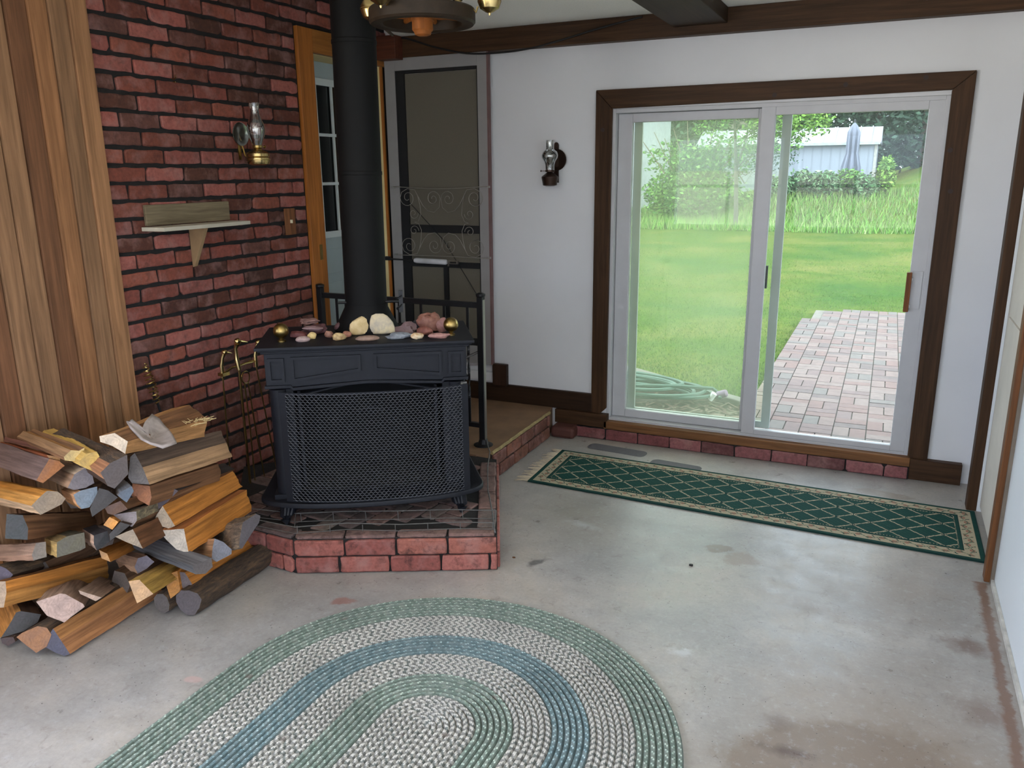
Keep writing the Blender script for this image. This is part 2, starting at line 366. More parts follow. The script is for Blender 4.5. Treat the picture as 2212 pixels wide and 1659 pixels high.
# knotty board panelling continuing the left wall towards the camera
b = B(); y = YE; k = 0; cols = [(152, 108, 74), (132, 92, 62), (160, 118, 84), (118, 82, 58), (146, 98, 60), (140, 106, 78)]
while y > -2.3:
    if -.9 < y < 1.2: y = -.85
    w = .088 if k % 3 else .094; c = lin(random.choice(cols)); b.cc = c
    x1 = XL+.026
    b.add([(XL, y-w+.001, 0), (XL+.016, y-w+.0025, 0), (x1, y-w+.008, 0), (x1, y-.006, 0), (XL+.016, y-.0015, 0), (XL, y-.001, 0)]+[(XL, y-w+.001, ZH), (XL+.016, y-w+.0025, ZH), (x1, y-w+.008, ZH), (x1, y-.006, ZH), (XL+.016, y-.0015, ZH), (XL, y-.001, ZH)],
          [(1, 2, 8, 7), (2, 3, 9, 8), (3, 4, 10, 9)])
    b.add([(XL+.004, y-w-.003, 0), (XL+.004, y-w+.003, 0), (XL+.004, y-w+.003, ZH), (XL+.004, y-w-.003, ZH)], [(0, 1, 2, 3)], c=lin((30, 20, 14))); b.add([(XL+.018, y-.001, 0), (XL+.001, y-.001, 0), (XL+.001, y-.001, ZH), (XL+.018, y-.001, ZH), (XL+.018, y-w+.001, 0), (XL+.001, y-w+.001, 0), (XL+.001, y-w+.001, ZH), (XL+.018, y-w+.001, ZH)], [(0, 1, 2, 3), (4, 7, 6, 5)]); y -= w; k += 1
struct(obj('wall_left_panelling', b, MT['panel'], attr=True))
# wall_back with sliding-door opening x -1.53..0.225, z 0.125..2.015
OX0, OX1, OZ0, OZ1 = -1.53, .225, .125, 2.015
b = B(); y0, y1 = YB, YB+.14
b.box(XI, OX0, y0, y1, -.1, ZH); b.box(OX1, XR+.3, y0, y1, -.1, ZC); b.box(OX0, OX1, y0, y1, OZ1, ZC); b.box(OX0, OX1, y0, y1, -.1, OZ0)
struct(obj('wall_back', b, MT['wall']))
# right wall with a cased, closed doorway y 3.70..4.36
b = B(); b.box(XR, XR+.2, -2.5, -2.3, .02, ZC); b.box(XR, XR+.2, -2.3, -.4, .02, .5); b.box(XR, XR+.2, -2.3, -.4, 1.7, ZC); b.box(XR, XR+.2, -.4, 3.62, .02, ZC); b.box(XR, XR+.2, 4.36, YB, 0, ZC); b.box(XR, XR+.2, 3.62, 4.36, 2.2, ZC); b.box(XR+.035, XR+.2, 3.62, 4.36, 0, 2.2)  # gap behind the camera added for light, kept low to spare upper panelling
struct(obj('wall_right', b, MT['wallr']))
b = B(); y0, y1 = -2.6, -2.45
for x0, x1 in ((XI, -2.9), (-1.4, -1.2), (.3, XR+.2)): b.box(x0, x1, y0, y1, 0, ZH)
for x0, x1 in ((-2.9, -1.4), (-1.2, .3)):
    b.box(x0, x1, y0, y1, 0, .9); b.box(x0, x1, y0, y1, 2.1, ZH); b.box(x0+.73, x0+.77, y0+.05, y1-.05, .7, 2.2); b.box(x0, x1, y0+.05, y1-.05, 1.43, 1.47)
struct(obj('wall_front', b, MT['wallr']))
# casing and trim on the right wall
b = B(); b.box(XR-.045, XR, 4.36, 4.44, 0, 2.3); struct(obj('trim_1', b, MT['trimz'], bevel=.003))
b = B(); b.box(XR-.035, XR, 3.56, 3.62, 0, 2.3); struct(obj('trim_2', b, wood_mat('rusty_orange_casing', (112, 72, 42), 2, 50, .5, dark=.6), bevel=.003))
b = B(); b.box(XR-.014, XR-.0005, 3.545, 3.5595, 0, 2.3); struct(obj('trim_12', b, M_('worn_grey_brown_edge', (112, 100, 86), .7))); b = B(); b.box(XR-.02, XR, 3.62, 4.36, 2.2, 2.3); struct(obj('trim_3', b, MT['trimy']))
b = B(); b.box(XR+.012, XR+.034, 3.625, 4.355, .03, 2.19); b.box(XR+.004, XR+.012, 3.70, 4.28, .25, 1.0); b.box(XR+.004, XR+.012, 3.70, 4.28, 1.12, 2.05)
struct(obj('door_2', b, M_('stained_cream_door', (206, 198, 186), .6, amt=.1, scale=5)))
b = B(); b.box(XR-.012, XR-.001, -2.3, 3.55, .001, .022); struct(obj('baseboard_right', b, M_('chipped_white_strip', (196, 192, 184), .7, amt=.3, scale=14)))
# beams
b = B(); b.box(XL, XR, YB-.07, YB, 2.375, 2.499); struct(obj('trim_4', b, MT['trim'], bevel=.003))
b = B(); b.box(-1.17, -.88, 3.0, YB-.07, 2.42, 2.499); struct(obj('trim_5', b, MT['trimy'], bevel=.004))
b = B(); b.box(XL, -2.90, YB-.16, YB-.07, 2.36, 2.498); struct(obj('trim_6', b, wood_mat('reddish_beam_end', (88, 50, 36), 0, 50, .5, dark=.7), bevel=.004))
# baseboards
b = B(); b.box(XL, -1.62, YB-.028, YB, .165, .285); struct(obj('baseboard_back', b, wood_mat('very_dark_baseboard', (50, 34, 22), 0, 60, .5), bevel=.003))
b = B(); b.box(-1.864, -1.51, YB-.05, YB-.001, .077, .164); struct(obj('baseboard_left', b, MT['trim'], bevel=.003))
b = B(); b.box(.235, .49, YB-.045, YB, 0.0, .118); struct(obj('baseboard_right_corner', b, MT['trim'], bevel=.003))
b = B(); b.box(-2.31, -2.205, YB-.06, YB-.0281, .285, .43); struct(obj('trim_7', b, wood_mat('dark_block', (56, 38, 28), 2, 60, .5), bevel=.003))
b = B(); b.box(-3.05, -2.32, YB-.02, YB-.001, .30, .36); struct(obj('trim_8', b, MT['wall']))
# brick sill course and wooden sill board under the sliding door
b = B(); b.box(-1.72, .235, YB-.052, YB, 0, .072, m=0); x = -1.72
while x < .2:
    w = min(random.uniform(.195, .215), .235-x); one_brick(b, Vector((x, YB-.052, .004)), Vector((1, 0, 0)), Vector((0, 0, 1)), Vector((0, -1, 0)), w-.008, .066, .010, lin(random.choice([(136, 84, 84), (120, 68, 68), (146, 92, 92), (100, 60, 60)]))); x += w
struct(obj('trim_9', b, [MT['mortar'], MT['brick']], attr=True))
b = B(); b.box(-1.53, .235, YB-.05, YB, .072, .122); struct(obj('trim_10', b, wood_mat('worn_sill_board', (124, 86, 54), 0, 60, .5), bevel=.003))
b = B(); b.box(-1.86, -1.70, YB-.14, YB-.001, 0, .075); struct(obj('trim_11', b, M_('dark_red_painted_lump', (84, 46, 38), .7, bump=.3), bevel=.02))

# ------------------------------------------------------------------ sliding glass door
d = struct(thing('window_1', None, None))
del_keys = [k for k in d.keys() if k in ('label', 'category')]
T = .105
def frame(b, x0, x1, z0, z1, y0, y1, w, wb=None, wt=None):
    wb = wb or w; wt = wt or w
    b.box(x0, x0+w, y0, y1, z0, z1); b.box(x1-w, x1, y0, y1, z0, z1); b.box(x0+w, x1-w, y0, y1, z0, z0+wb); b.box(x0+w, x1-w, y0, y1, z1-wt, z1)
b = B()
b.prism([(-1.625, .10), (-1.525, .20), (-1.525, 2.015), (-1.625, 2.12)], 0, .024, M=Matrix(((1, 0, 0, 0), (0, 0, -1, YB), (0, 1, 0, 0), (0, 0, 0, 1)))); obj('casing_side', b, MT['trimz'], d, bevel=.003)
b = B(); MM = Matrix(((1, 0, 0, 0), (0, 0, -1, YB), (0, 1, 0, 0), (0, 0, 0, 1)))
b.prism([(.222, .10), (.32, .10), (.32, 2.12), (.222, 2.035)], 0, .024, M=MM); obj('casing_side', b, MT['trimz'], d, bevel=.003)
b = B(); b.prism([(-1.525, 2.017), (.222, 2.037), (.32, 2.122), (-1.625, 2.122)], 0, .024, M=MM); obj('casing_head', b, MT['trim'], d, bevel=.003)
b = B()
for kx, kz in ((-.62, 2.05), (-.27, 2.085), (.10, 2.1), (.27, 1.55), (.245, 1.75), (-1.58, 1.9)):
    b.lathe([(.001, 0), (.012, 0), (.012, .0015), (.001, .0015)], 14, Matrix.Translation((kx, YB-.024, kz)) @ Matrix.Rotation(pi/2, 4, 'X'))
obj('wood_knot', b, M_('knot', (44, 26, 18), .6), d)
b = B(); frame(b, -1.529, .224, .126, 2.014, YB-.004, YB+.12, .022, .012); obj('frame', b, MT['vinyl'], d, bevel=.002)
p = obj('fixed_panel', (lambda b: (frame(b, -1.505, -.62, .14, 1.99, YB+.045, YB+.085, .085, .05, .05), b)[1])(B()), MT['vinyl'], d, bevel=.003)
b = B(); b.box(-1.42, -.70, YB+.062, YB+.067, .19, 1.94); obj('glass_pane', b, MT['hazy'], p)
p = obj('sliding_panel', (lambda b: (frame(b, -.685, .205, .138, 1.995, YB+.0, YB+.04, .075, .03, .045), b)[1])(B()), MT['vinyl'], d, bevel=.003)
b = B(); b.box(-.61, .13, YB+.018, YB+.023, .168, 1.95); obj('glass_pane', b, MT['glass'], p)
b = B(); b.box(.115, .14, YB-.032, YB-.012, .925, 1.135); obj('handle', b, wood_mat('wooden_grip', (122, 74, 36), 2, 40, .4), p, bevel=.003)
b = B(); b.box(.14, .192, YB-.006, YB-.0005, .94, 1.14); b.box(.140, .146, YB-.028, YB-.004, .95, .965); b.box(.140, .146, YB-.028, YB-.004, 1.09, 1.105); obj('handle_plate', b, MT['vinyl'], p, bevel=.001)
# outer screen panel behind the glass
p = obj('screen_panel', (lambda b: (frame(b, -1.425, -.535, .15, 1.99, YB+.105, YB+.125, .05, .04, .03), b)[1])(B()), MT['vinyl2'], d, bevel=.002)
b = B(); b.box(-1.38, -.58, YB+.113, YB+.115, .19, 1.96); obj('mesh', b, MT['screen'], p)
b = B(); b.prism([(-.622, 1.0), (-.605, 1.0), (-.605, 1.13), (-.615, 1.13), (-.632, 1.10), (-.632, 1.03)], 0, .025, M=Matrix(((1, 0, 0, 0), (0, 0, -1, YB+.105), (0, 1, 0, 0), (0, 0, 0, 1)))); obj('screen_latch', b, MT['black'], p)

# ------------------------------------------------------------------ doorway in the brick wall
d = thing('door_1', None, None); struct(d)
b = B(); b.box(XL+.001, XL+.028, 3.84, 3.97, .17, 2.455); obj('casing_side', b, MT['orange'], d, bevel=.003)
b = B(); b.box(XL+.001, XL+.028, 3.9705, YB-.001, DZ, 2.455); obj('casing_head', b, MT['orangey'], d, bevel=.003)
b = B(); b.box(XL-.20, XL-.001, DY1-.002, DY1-.001+.0, .36, DZ); b.box(XL-.2, XL, DY0, DY0+.002, .36, DZ); b.box(XL-.2, XL, DY0, DY1, DZ-.003, DZ-.001); obj('jamb', b, MT['cream'], d)
b = B(); b.box(XL-.003, XL+.012, DY1-.004, DY1+.012, .36, DZ); obj('hinge_stop', b, MT['orange'], d)
b = B(); b.box(XL-.2, XL+.03, DY0-.1, DY1+.05, .30, .36); obj('threshold', b, MT['trimy'], d)
b = B(); b.box(XL+.028, XL+.031, 3.905, 3.93, 1.17, 1.26); obj('strike_plate', b, MT['dbrass'], d)
xd = XL-.17
b = B(); b.box(xd-.04, xd, DY0, DY1-.003, .36, 1.28); b.box(xd-.04, xd, DY0, DY1-.003, 2.22, DZ-.003); b.box(xd-.04, xd, DY0, DY0+.10, 1.28, 2.22); b.box(xd-.04, xd, DY1-.1, DY1-.003, 1.28, 2.22)
b.box(xd, xd+.006, DY0+.12, DY1-.12, .50, .98); b.box(xd, xd+.006, DY0+.12, DY1-.12, 1.04, 1.2)
slab = obj('door_slab', b, MT['pale'], d, bevel=.003)
b = B(); frame(b, 0, 0, 0, 0, 0, 0, 0) if False else None
b.box(xd, xd+.012, DY0+.085, DY1-.085, 1.27, 1.31); b.box(xd, xd+.012, DY0+.085, DY1-.085, 2.19, 2.23)
b.box(xd, xd+.012, DY0+.085, DY0+.105, 1.3105, 2.1895); b.box(xd, xd+.012, DY1-.105, DY1-.085, 1.3105, 2.1895)
for yy in (DY0+.105+.14, DY0+.105+.30): b.box(xd-.004, xd+.006, yy-.009, yy+.009, 1.3105, 2.1895)
for zz in (1.605, 1.90): b.box(xd-.004, xd+.008, DY0+.1055, DY1-.1055, zz-.009, zz+.009)
obj('muntins', b, MT['palew'], slab)
b = B(); b.box(xd-.02, xd-.012, DY0+.1, DY1-.1, 1.28, 2.22); obj('window_pane', b, MT['dglass'], slab)
b = B(); b.tube([(xd, DY0+.06, 1.16), (xd+.045, DY0+.06, 1.16), (xd+.05, DY0+.10, 1.162), (xd+.05, DY0+.16, 1.155)], .007); b.lathe([(.02, 0), (.02, .006)], 16, Matrix.Translation((xd, DY0+.06, 1.16)) @ Matrix.Rotation(pi/2, 4, 'Y')); obj('door_handle', b, MT['dbrass'], slab, smooth='auto')

# ------------------------------------------------------------------ step slab in front of the doorway
b = B(); out = [(-3.08, 3.70), (-1.93, 3.70), (-1.872, 3.76), (-1.868, 4.60), (-1.90, 4.748), (-3.08, 4.748)]
b.prism(out, 0, .168); st = obj('floor_step', b, MT['slab']); struct(st)
b = B(); O = Vector((-1.868, 3.76, 0)); b.box(-1.872, -1.866, 3.76, 4.6, 0, .162, m=0)
y = 3.76
for r, off in ((0, .12), (1, .02)):
    y = 3.76-off
    while y < 4.6:
        a, e = max(3.76, y)+.005, min(y+.20, 4.6)-.004
        if e-a > .03: one_brick(b, Vector((-1.868, a, .006+r*.078)), Vector((0, 1, 0)), Vector((0, 0, 1)), Vector((1, 0, 0)), e-a, .068, .014, lin(random.choice([(116, 72, 56), (104, 62, 50), (128, 78, 62)])))
        y += .205
obj('brick_facing', b, [MT['mortar'], MT['hearth_brick']], st, attr=True)
b = B(); pth = [(-1.862+.006*nz(i*1.7), 3.76+i*.0423, .166+.003*nz(i*2.1, 3)) for i in range(21)]; b.tube(pth, .010, 6); obj('cement_lip', b, MT['edge'], st)
# ------------------------------------------------------------------ brick hearth under the stove
HA = radians(25.85); HO = Vector((-2.173, 2.468, 0)); HM = Matrix.Translation(HO) @ Matrix.Rotation(HA, 4, 'Z')
HW, HD, HZ = .868, .92, .168
h = thing('brick_hearth', 'low brick hearth platform with herringbone top under the black stove', 'hearth', HO, (0, 0, HA))
b = B(); b.prism([(0, 0), (HW, 0), (HW, .95), (.3, 1.25), (-.48, .90), (-.30, .16)], 0, .158); obj('mortar_core', b, MT['mortar'], h)
RED_ = [(150, 88, 78), (162, 98, 88), (144, 82, 72), (156, 94, 80), (136, 76, 68)]
b = B()
for r, xs in ((0, [0, .19, .405, .625, .835, HW]), (1, [0, .0, .215, .435, .655, HW])):
    for a, e in zip(xs[:-1], xs[1:]):
        if e-a > .02: one_brick(b, Vector((a+.006, 0, .006+r*.078)), Vector((1, 0, 0)), Vector((0, 0, 1)), Vector((0, -1, 0)), e-a-.010, .070, .014, lin(random.choice(RED_)))
U = Vector((-.30, .16, 0)).normalized(); Nn = Vector((-U.y, U.x, 0)); Nn = -Nn if Nn.y > 0 else Nn
for r, xs in ((0, [0, .06, .28]), (1, [0, .15, .33])):
    for a, e in zip(xs[:-1], xs[1:]): one_brick(b, Vector((0, 0, .006+r*.078))+U*(a+.004), U, Vector((0, 0, 1)), Nn, e-a-.008, .070, .012, lin(random.choice(RED_)))
for r, offs in ((0, .1), (1, 0)):
    y = -offs
    while y < .90:
        a, e = max(0, y)+.005, min(y+.21, .92)-.005
        if e-a > .03: one_brick(b, Vector((HW, a, .006+r*.078)), Vector((0, 1, 0)), Vector((0, 0, 1)), Vector((1, 0, 0)), e-a, .070, .012, lin(random.choice(RED_)))
        y += .215
obj('brick_facing', b, [MT['mortar'], MT['hearth_brick']], h, attr=True)
SOOT = [(104, 86, 82), (116, 92, 86), (94, 80, 78), (122, 96, 88), (108, 96, 90)]
b = B()
x = 0.0
for w in (.215, .22, .22, .205):   # border course along the front edge
    one_brick(b, Vector((x+.004, .0, .158)), Vector((1, 0, 0)), Vector((0, 1, 0)), Vector((0, 0, 1)), w-.008, .062, .012, lin(random.choice(SOOT))); x += w
y = .07
while y < .85:
    one_brick(b, Vector((HW-.085, y, .158)), Vector((1, 0, 0)), Vector((0, 1, 0)), Vector((0, 0, 1)), .08, .195, .012, lin(random.choice(SOOT))); y += .205
one_brick(b, Vector((-.015, .01, .158)), U, Vector((-U.y, U.x, 0))*-1, Vector((0, 0, 1)), .20, .075, .012, lin(SOOT[2]))
# herringbone field
def clipin(cx, cy): return -.30 < cx < HW-.13 and .115 < cy < .86 and cy > .15-.53*cx*(cx < 0)
bl, bw = .17, .085
c45, s45 = cos(radians(-32)), sin(radians(-32))
for ix in range(-14, 15):
    for iy in range(-14, 15):
        q = (ix-iy) % 4
        if q not in (0, 3): continue
        px, py = ix*bw, iy*bw; w, hh = (bl, bw) if q == 0 else (bw, bl)
        cx, cy = px+w/2, py+hh/2; X_, Y_ = cx*c45-cy*s45+.3, cx*s45+cy*c45+.35
        if not clipin(X_, Y_): continue
        o = Vector((px*c45-py*s45+.3, px*s45+py*c45+.35, .1545))
        one_brick(b, o, Vector((c45, s45, 0)), Vector((-s45, c45, 0)), Vector((0, 0, 1)), w-.008, hh-.008, .0095+.002*random.random(), lin(random.choice(SOOT)))
obj('herringbone_top', b, [MT['mortar'], MT['hearth_brick']], h, attr=True)

# ------------------------------------------------------------------ Franklin-type stove
SA = radians(33.5); SO = Vector((-2.005, 2.84, 0)); S = Matrix.Translation(SO) @ Matrix.Rotation(SA, 4, 'Z')
s = thing('wood_stove', 'black cast iron wood stove with mesh spark screen on the brick hearth', 'stove', SO, (0, 0, SA))
IR = MT['iron']
for (lx, ly) in ((-.37, -.05), (.37, -.05), (-.37, .40), (.37, .40)):
    b = B(); sg = 1 if lx > 0 else -1
    pts = [(0, .255), (.01*sg, .225), (.022*sg, .20), (.016*sg, .185), (.030*sg, .172)]
    b.tube([(lx+p, ly-abs(p)*.6, z) for p, z in pts], [.034, .036, .024, .016, .022], 10)
    for q in (-1, 0, 1): b.tube([(lx+q*.016, ly-.034, .250), (lx+q*.013+.006*sg, ly-.044, .22), (lx+.016*sg+q*.004, ly-.03, .195)], [.006, .008, .004], 6)
    obj('leg', b, MT['iron'], s, smooth='auto')
# base plate with bowed front
b = B(); pl = []
for i in range(25):
    a = pi*(i/24); x = -.50*cos(a); y = .02-.17*sin(a)**.8
    pl.append((x, y))
pl = [(-.47, .46)]+pl+[(.47, .46)]
def inset(pl, k): return [(x*(1-k), .1+(y-.1)*(1-k)) for x, y in pl]
n_ = len(pl); rings = [(inset(pl, .05), .248), (inset(pl, .0), .256), (pl, .268), (inset(pl, .012), .275), (inset(pl, .05), .272), (inset(pl, .07), .266)]
vv = []; ff = []
for pr, z in rings: vv += [(x, y, z) for x, y in pr]
for k in range(len(rings)-1): ff += [(k*n_+i, k*n_+(i+1) % n_, (k+1)*n_+(i+1) % n_, (k+1)*n_+i) for i in range(n_)]
ff += [tuple(range(n_-1, -1, -1)), tuple((len(rings)-1)*n_+i for i in range(n_))]
b.add(vv, ff); obj('base_plate', b, IR, s, smooth='auto')
# firebox: sides, back, floor
b = B(); b.box(-.415, -.395, .03, .42, .268, .93); b.box(.395, .415, .03, .42, .268, .93); b.box(-.395, .395, .40, .42, .268, .93); obj('firebox_side', b, IR, s)
b = B(); b.box(-.394, .394, .045, .399, .267, .28); b.box(-.394, .394, .385, .399, .281, .92); b.box(-.394, -.385, .05, .384, .281, .92); b.box(.385, .394, .05, .384, .281, .92); obj('firebox_lining', b, MT['inside'], s)
# fluted corner columns
for sg in (-1, 1):
    b = B(); ring = []
    for i in range(18):
        a = pi+pi*i/17; r = .042
        ring.append((sg*.385+r*cos(a), .03+r*1.1*sin(a)))
    ring += [(sg*.385+.042, .06), (sg*.385-.042, .06)]
    b.prism(ring, .285, .765)
    b.prism([(sg*.385-.052, .06), (sg*.385-.052, -.022), (sg*.385+.052, -.022), (sg*.385+.052, .06)], .262, .287)
    b.box(sg*.385-.050-(.012 if sg > 0 else -.075), sg*.385+.050+(.012 if sg < 0 else -.075), .0, .05, .285, .765)
    obj('corner_column', b, IR, s, smooth='auto', bevel=.002)
# doors folded open behind the screen, arched handle
for sg in (-1, 1):
    b = B(); b.box(-.012, .0, 0, .30, .30, .74, M=Matrix.Translation((sg*.30, .05, 0)) @ Matrix.Rotation(radians(-12*sg), 4, 'Z')); obj('folded_door', b, IR, s)
b = B(); b.tube([(-.06+.12*i/10, -.02-.02*sin(pi*i/10), .655+.018*sin(pi*i/10)) for i in range(11)], .004, 6); b.tube([(-.30, .03, .725), (-.08, .01, .775), (.08, .01, .775), (.30, .03, .725)], .007, 6); obj('arched_handle', b, IR, s, smooth='auto')
# upper frieze with raised picture-frame panels, lower edge rising to the middle
MX = Matrix(((1, 0, 0, 0), (0, 0, 1, 0), (0, 1, 0, 0), (0, 0, 0, 1)))   # (x, z) outline, extruded in y
b = B(); b.prism([(-.432, .785), (-.335, .785), (-.325, .775), (-.02, .790), (.02, .790), (.325, .777), (.335, .787), (.432, .787), (.432, .925), (-.432, .925)], -.012, .07, M=MX)
b.prism([(-.438, .772), (-.332, .772), (-.322, .760), (0, .778), (.322, .762), (.332, .774), (.438, .774), (.438, .788), (.328, .788), (.32, .774), (0, .792), (-.32, .774), (-.328, .786), (-.438, .786)], -.022, .05, M=MX)
def pframe(b, pts, w=.012, y0=-.0235, y1=-.0121):
    cx = sum(p[0] for p in pts)/len(pts); cz = sum(p[1] for p in pts)/len(pts)
    inn = []
    n = len(pts)
    for i in range(n):
        p0, p1, p2 = Vector(pts[i-1]), Vector(pts[i]), Vector(pts[(i+1) % n])
        d1 = (p1-p0).normalized(); d2 = (p2-p1).normalized(); n1 = Vector((-d1.y, d1.x)); n2 = Vector((-d2.y, d2.x)); q = (n1+n2).normalized()
        k = w/max(.3, q.dot(n1)); inn.append(p1+q*k)
    v = [(p[0], y1, p[1]) for p in pts]+[(p[0], y0, p[1]) for p in pts]+[(p.x, y0, p.y) for p in inn]+[(p.x, y1, p.y) for p in inn]
    b.add(v, [(i+k*n, (i+1) % n+k*n, (i+1) % n+(k+1)*n, i+(k+1)*n) for k in range(3) for i in range(n)])
fz = obj('frieze', b, IR, s, smooth='auto', bevel=.002)
b = B()
for sg in (-1, 1):
    pts = [(.028, .836), (.028, .908), (.322, .908), (.322, .800)] if sg > 0 else [(-.322, .800), (-.322, .908), (-.028, .908), (-.028, .836)]
    pframe(b, pts[::-1]); pframe(b, pts, -.0001) if False else None
    pts = [(sg*.385-.034, .80), (sg*.385-.034, .905), (sg*.385+.034, .905), (sg*.385+.034, .80)]
    pframe(b, pts[::-1])
obj('panel_moulding', b, IR, fz)
# top plate with stepped edge
b = B()
for (e, z0, z1) in ((.012, .925, .935), (.022, .935, .943), (.034, .943, .957)):
    b.box(-.432-e, .432+e, -.012-e, .43+e*.5, z0+.0003, z1)
obj('top_plate', b, IR, s, bevel=.003)
for x in (-.365, .375):
    b = B(); b.lathe([(.018, .9572), (.018, .964), (.009, .968), (.010, .974)], 18, Matrix.Translation((x, .085, 0)))
    b.lathe([(.0335*sin(pi*i/14)+.0001, 1.005-.0335*cos(pi*i/14)) for i in range(15)], 24, Matrix.Translation((x, .085, 0)), cap=False); obj('brass_ball', b, MT['dbrass'], s, smooth='auto')
# expanded-metal spark screen, bowed outwards, standing on the base plate
def scr(u, z):   # u -1..1, z 0..1
    hw = .405-.0*z; bow = .065
    x = u*hw+.026; y = -.055-bow*(1-abs(u)**2.6)-(.012*(1-z))
    return Vector((x, y, .272+z*(.765-.272)-.0*abs(u)))
b = B(); NR, NCc = 44, 40
for r in range(NR+1):
    pth = []
    for c in range(2*NCc+1):
        up = ((c+r) % 2)*2-1
        u = -.93+1.86*c/(2*NCc); z = .015+.97*(r+.30*up*(1))/NR+0
        z = min(max(z, .01), .99); pth.append(scr(u, z))
    # flat ribbon with 3 sides
    b.tube(pth, .0019, 3)
sc_ = obj('spark_screen', b, M_('screen_steel', (62, 64, 70), .5, metal=.2, amt=.25, scale=25), s)
b = B()
for z0, z1 in ((0, .018), (.982, 1.0)):
    for i in range(24):
        u0, u1 = -1+2*i/24, -1+2*(i+1)/24
        v = []
        for (u, z) in ((u0, z0), (u1, z0), (u1, z1), (u0, z1)):
            p = scr(u, z); v += [p, p+Vector((0, .006, 0))]
        b.add(v, [(0, 2, 4, 6), (1, 7, 5, 3), (6, 4, 5, 7), (0, 1, 3, 2)])
for u0, u1 in ((-1, -.925), (.925, 1)):
    for k in range(6):
        z0, z1 = .018+.964*k/6, .018+.964*(k+1)/6; v = []
        for (u, z) in ((u0, z0), (u1, z0), (u1, z1), (u0, z1)):
            p = scr(u, z); v += [p, p+Vector((0, .006, 0))]
        b.add(v, [(0, 2, 4, 6), (1, 7, 5, 3), (0, 6, 7, 1), (2, 3, 5, 4)])
obj('screen_border', b, IR, sc_)
b = B(); b.box(.401, .412, -.03, -.005, .745, .757); b.box(.405, .43, -.02, -.01, .752, .765); obj('screen_hook', b, MT['chrome'], sc_)

# stove pipe with flared hood
pc = S @ Vector((0.0, .29, 0)); p = thing('stove_pipe', 'black stove pipe with flared base rising from the wood stove to the ceiling', 'stove pipe', (pc.x, pc.y, .957), (0, radians(.5), SA))
ti = .022
b = B(); b.lathe([(.0975, .118), (.0975, .126), (.0955, .128), (.095, .70), (.0972, .702), (.0972, .716), (.095, .718), (.094, 1.24), (.0965, 1.243), (.0965, 1.257), (.094, 1.26), (.094, 1.99)], 40, cap=False); obj('pipe', b, MT['pipe'], p, smooth='auto')
b = B(); n = 40; vv = []
for rx, ry, z in ((.150, .125, .001), (.150, .125, .010), (.146, .122, .014), (.099, .099, .110), (.099, .099, .128)):
    vv += [(rx*cos(2*pi*i/n), ry*sin(2*pi*i/n), z) for i in range(n)]
b.add(vv, [(k*n+i, k*n+(i+1) % n, (k+1)*n+(i+1) % n, (k+1)*n+i) for k in range(4) for i in range(n)]); obj('flared_hood', b, MT['pipe'], p, smooth='auto')
b = B(); b.tube([(-.125, -.03, .135), (.15, -.03, .135)], .006, 8)
hx = .15; b.tube([(hx+.002+.012*sin(i*.9), -.03+.012*cos(i*.9), .175-.006*i) for i in range(14)], .0045, 6); b.box(hx+.0, hx+.018, -.036, -.024, .085, .185); obj('damper_handle', b, MT['ironb'], p)

# stones on the stove top
def stone(name, label, x, y, rx, ry, rz, col, rot=0, seed=0, rough_=.3, z=.9575, tilt=0, cat='stone', col2=None, half=False, hi=None, grp='stones on the stove top'):
    b = B(); N1, N2 = 12, 18
    for i in range(N1+1):
        for j2 in range(N2):
            th = pi*i/N1; ph = 2*pi*j2/N2; d = Vector((sin(th)*cos(ph), sin(th)*sin(ph), cos(th)))
            k = 1+rough_*nz(d.x*1.3+seed, d.y*1.3, d.z*1.3)+rough_*.4*nz(d.x*4+seed, d.y*4, d.z*4)
            q = Vector((d.x*rx*k, d.y*ry*k, d.z*rz*k))
            if q.z < -rz*.75: q.z = -rz*.75
            if half and q.z < 0: q.z *= .15
            b.v.append(tuple(q))
    lo = min(v[2] for v in b.v)
    for i in range(N1):
        for j2 in range(N2): b.f.append((i*N2+j2, (i+1)*N2+j2, (i+1)*N2+(j2+1) % N2, i*N2+(j2+1) % N2)); b.m.append(0); b.c.append(1)
    n = NT(name+'_mineral'); f = n.noise(n.coord('Object'), 30, 5, .6, .5)
    n.col(n.ramp(f, [(.35, lin(col)), (.62, lin(col2 or tuple(min(255, c*1.25) for c in col)))])); n.rough(.6); n.bump(f, .3, .003)
    o = obj(name, b, n.mat, loc=(x, y, z-lo*cos(tilt)+abs(sin(tilt))*max(rx, ry)*.5), rot=(0, tilt, SA+rot), smooth='auto')
    return tag(o, label, cat, grp)
stone('dome_stone', 'cream left half of the split dome stone in front of the stove pipe', -2.124, 2.984, .060, .024, .074, (198, 170, 118), .25, 3, .16, col2=(220, 196, 150), half=True)
stone('dome_stone', 'pale right half of the split dome stone in front of the stove pipe', -2.056, 3.026, .066, .024, .080, (176, 164, 148), -.12, 8, .16, col2=(212, 196, 160), half=True)
stone('flat_stone', 'smooth flat brown oval stone lying in front of the cream half dome', -2.020, 2.872, .052, .022, .013, (128, 104, 90), 0, 5, .1)
stone('ring_stone', 'cream ring-like stone left of the smooth flat oval stone', -2.143, 2.836, .030, .020, .018, (212, 186, 136), .2, 6, .3, col2=(150, 118, 80))
stone('brown_pebble', 'round brown pebble behind the cream ring-like stone', -2.150, 2.90, .022, .018, .016, (142, 96, 78), .2, 9, .15)
stone('pink_pebble', 'small speckled pink-brown pebble standing alone left of the ring-like stone', -2.222, 2.866, .019, .015, .017, (176, 128, 108), .1, 12, .3, col2=(120, 82, 70))
stone('yellow_pebble', 'small yellow pebble beside the grey-pink oval, left part of the stove top', -2.272, 2.812, .022, .015, .017, (202, 176, 122), .8, 14, .2)
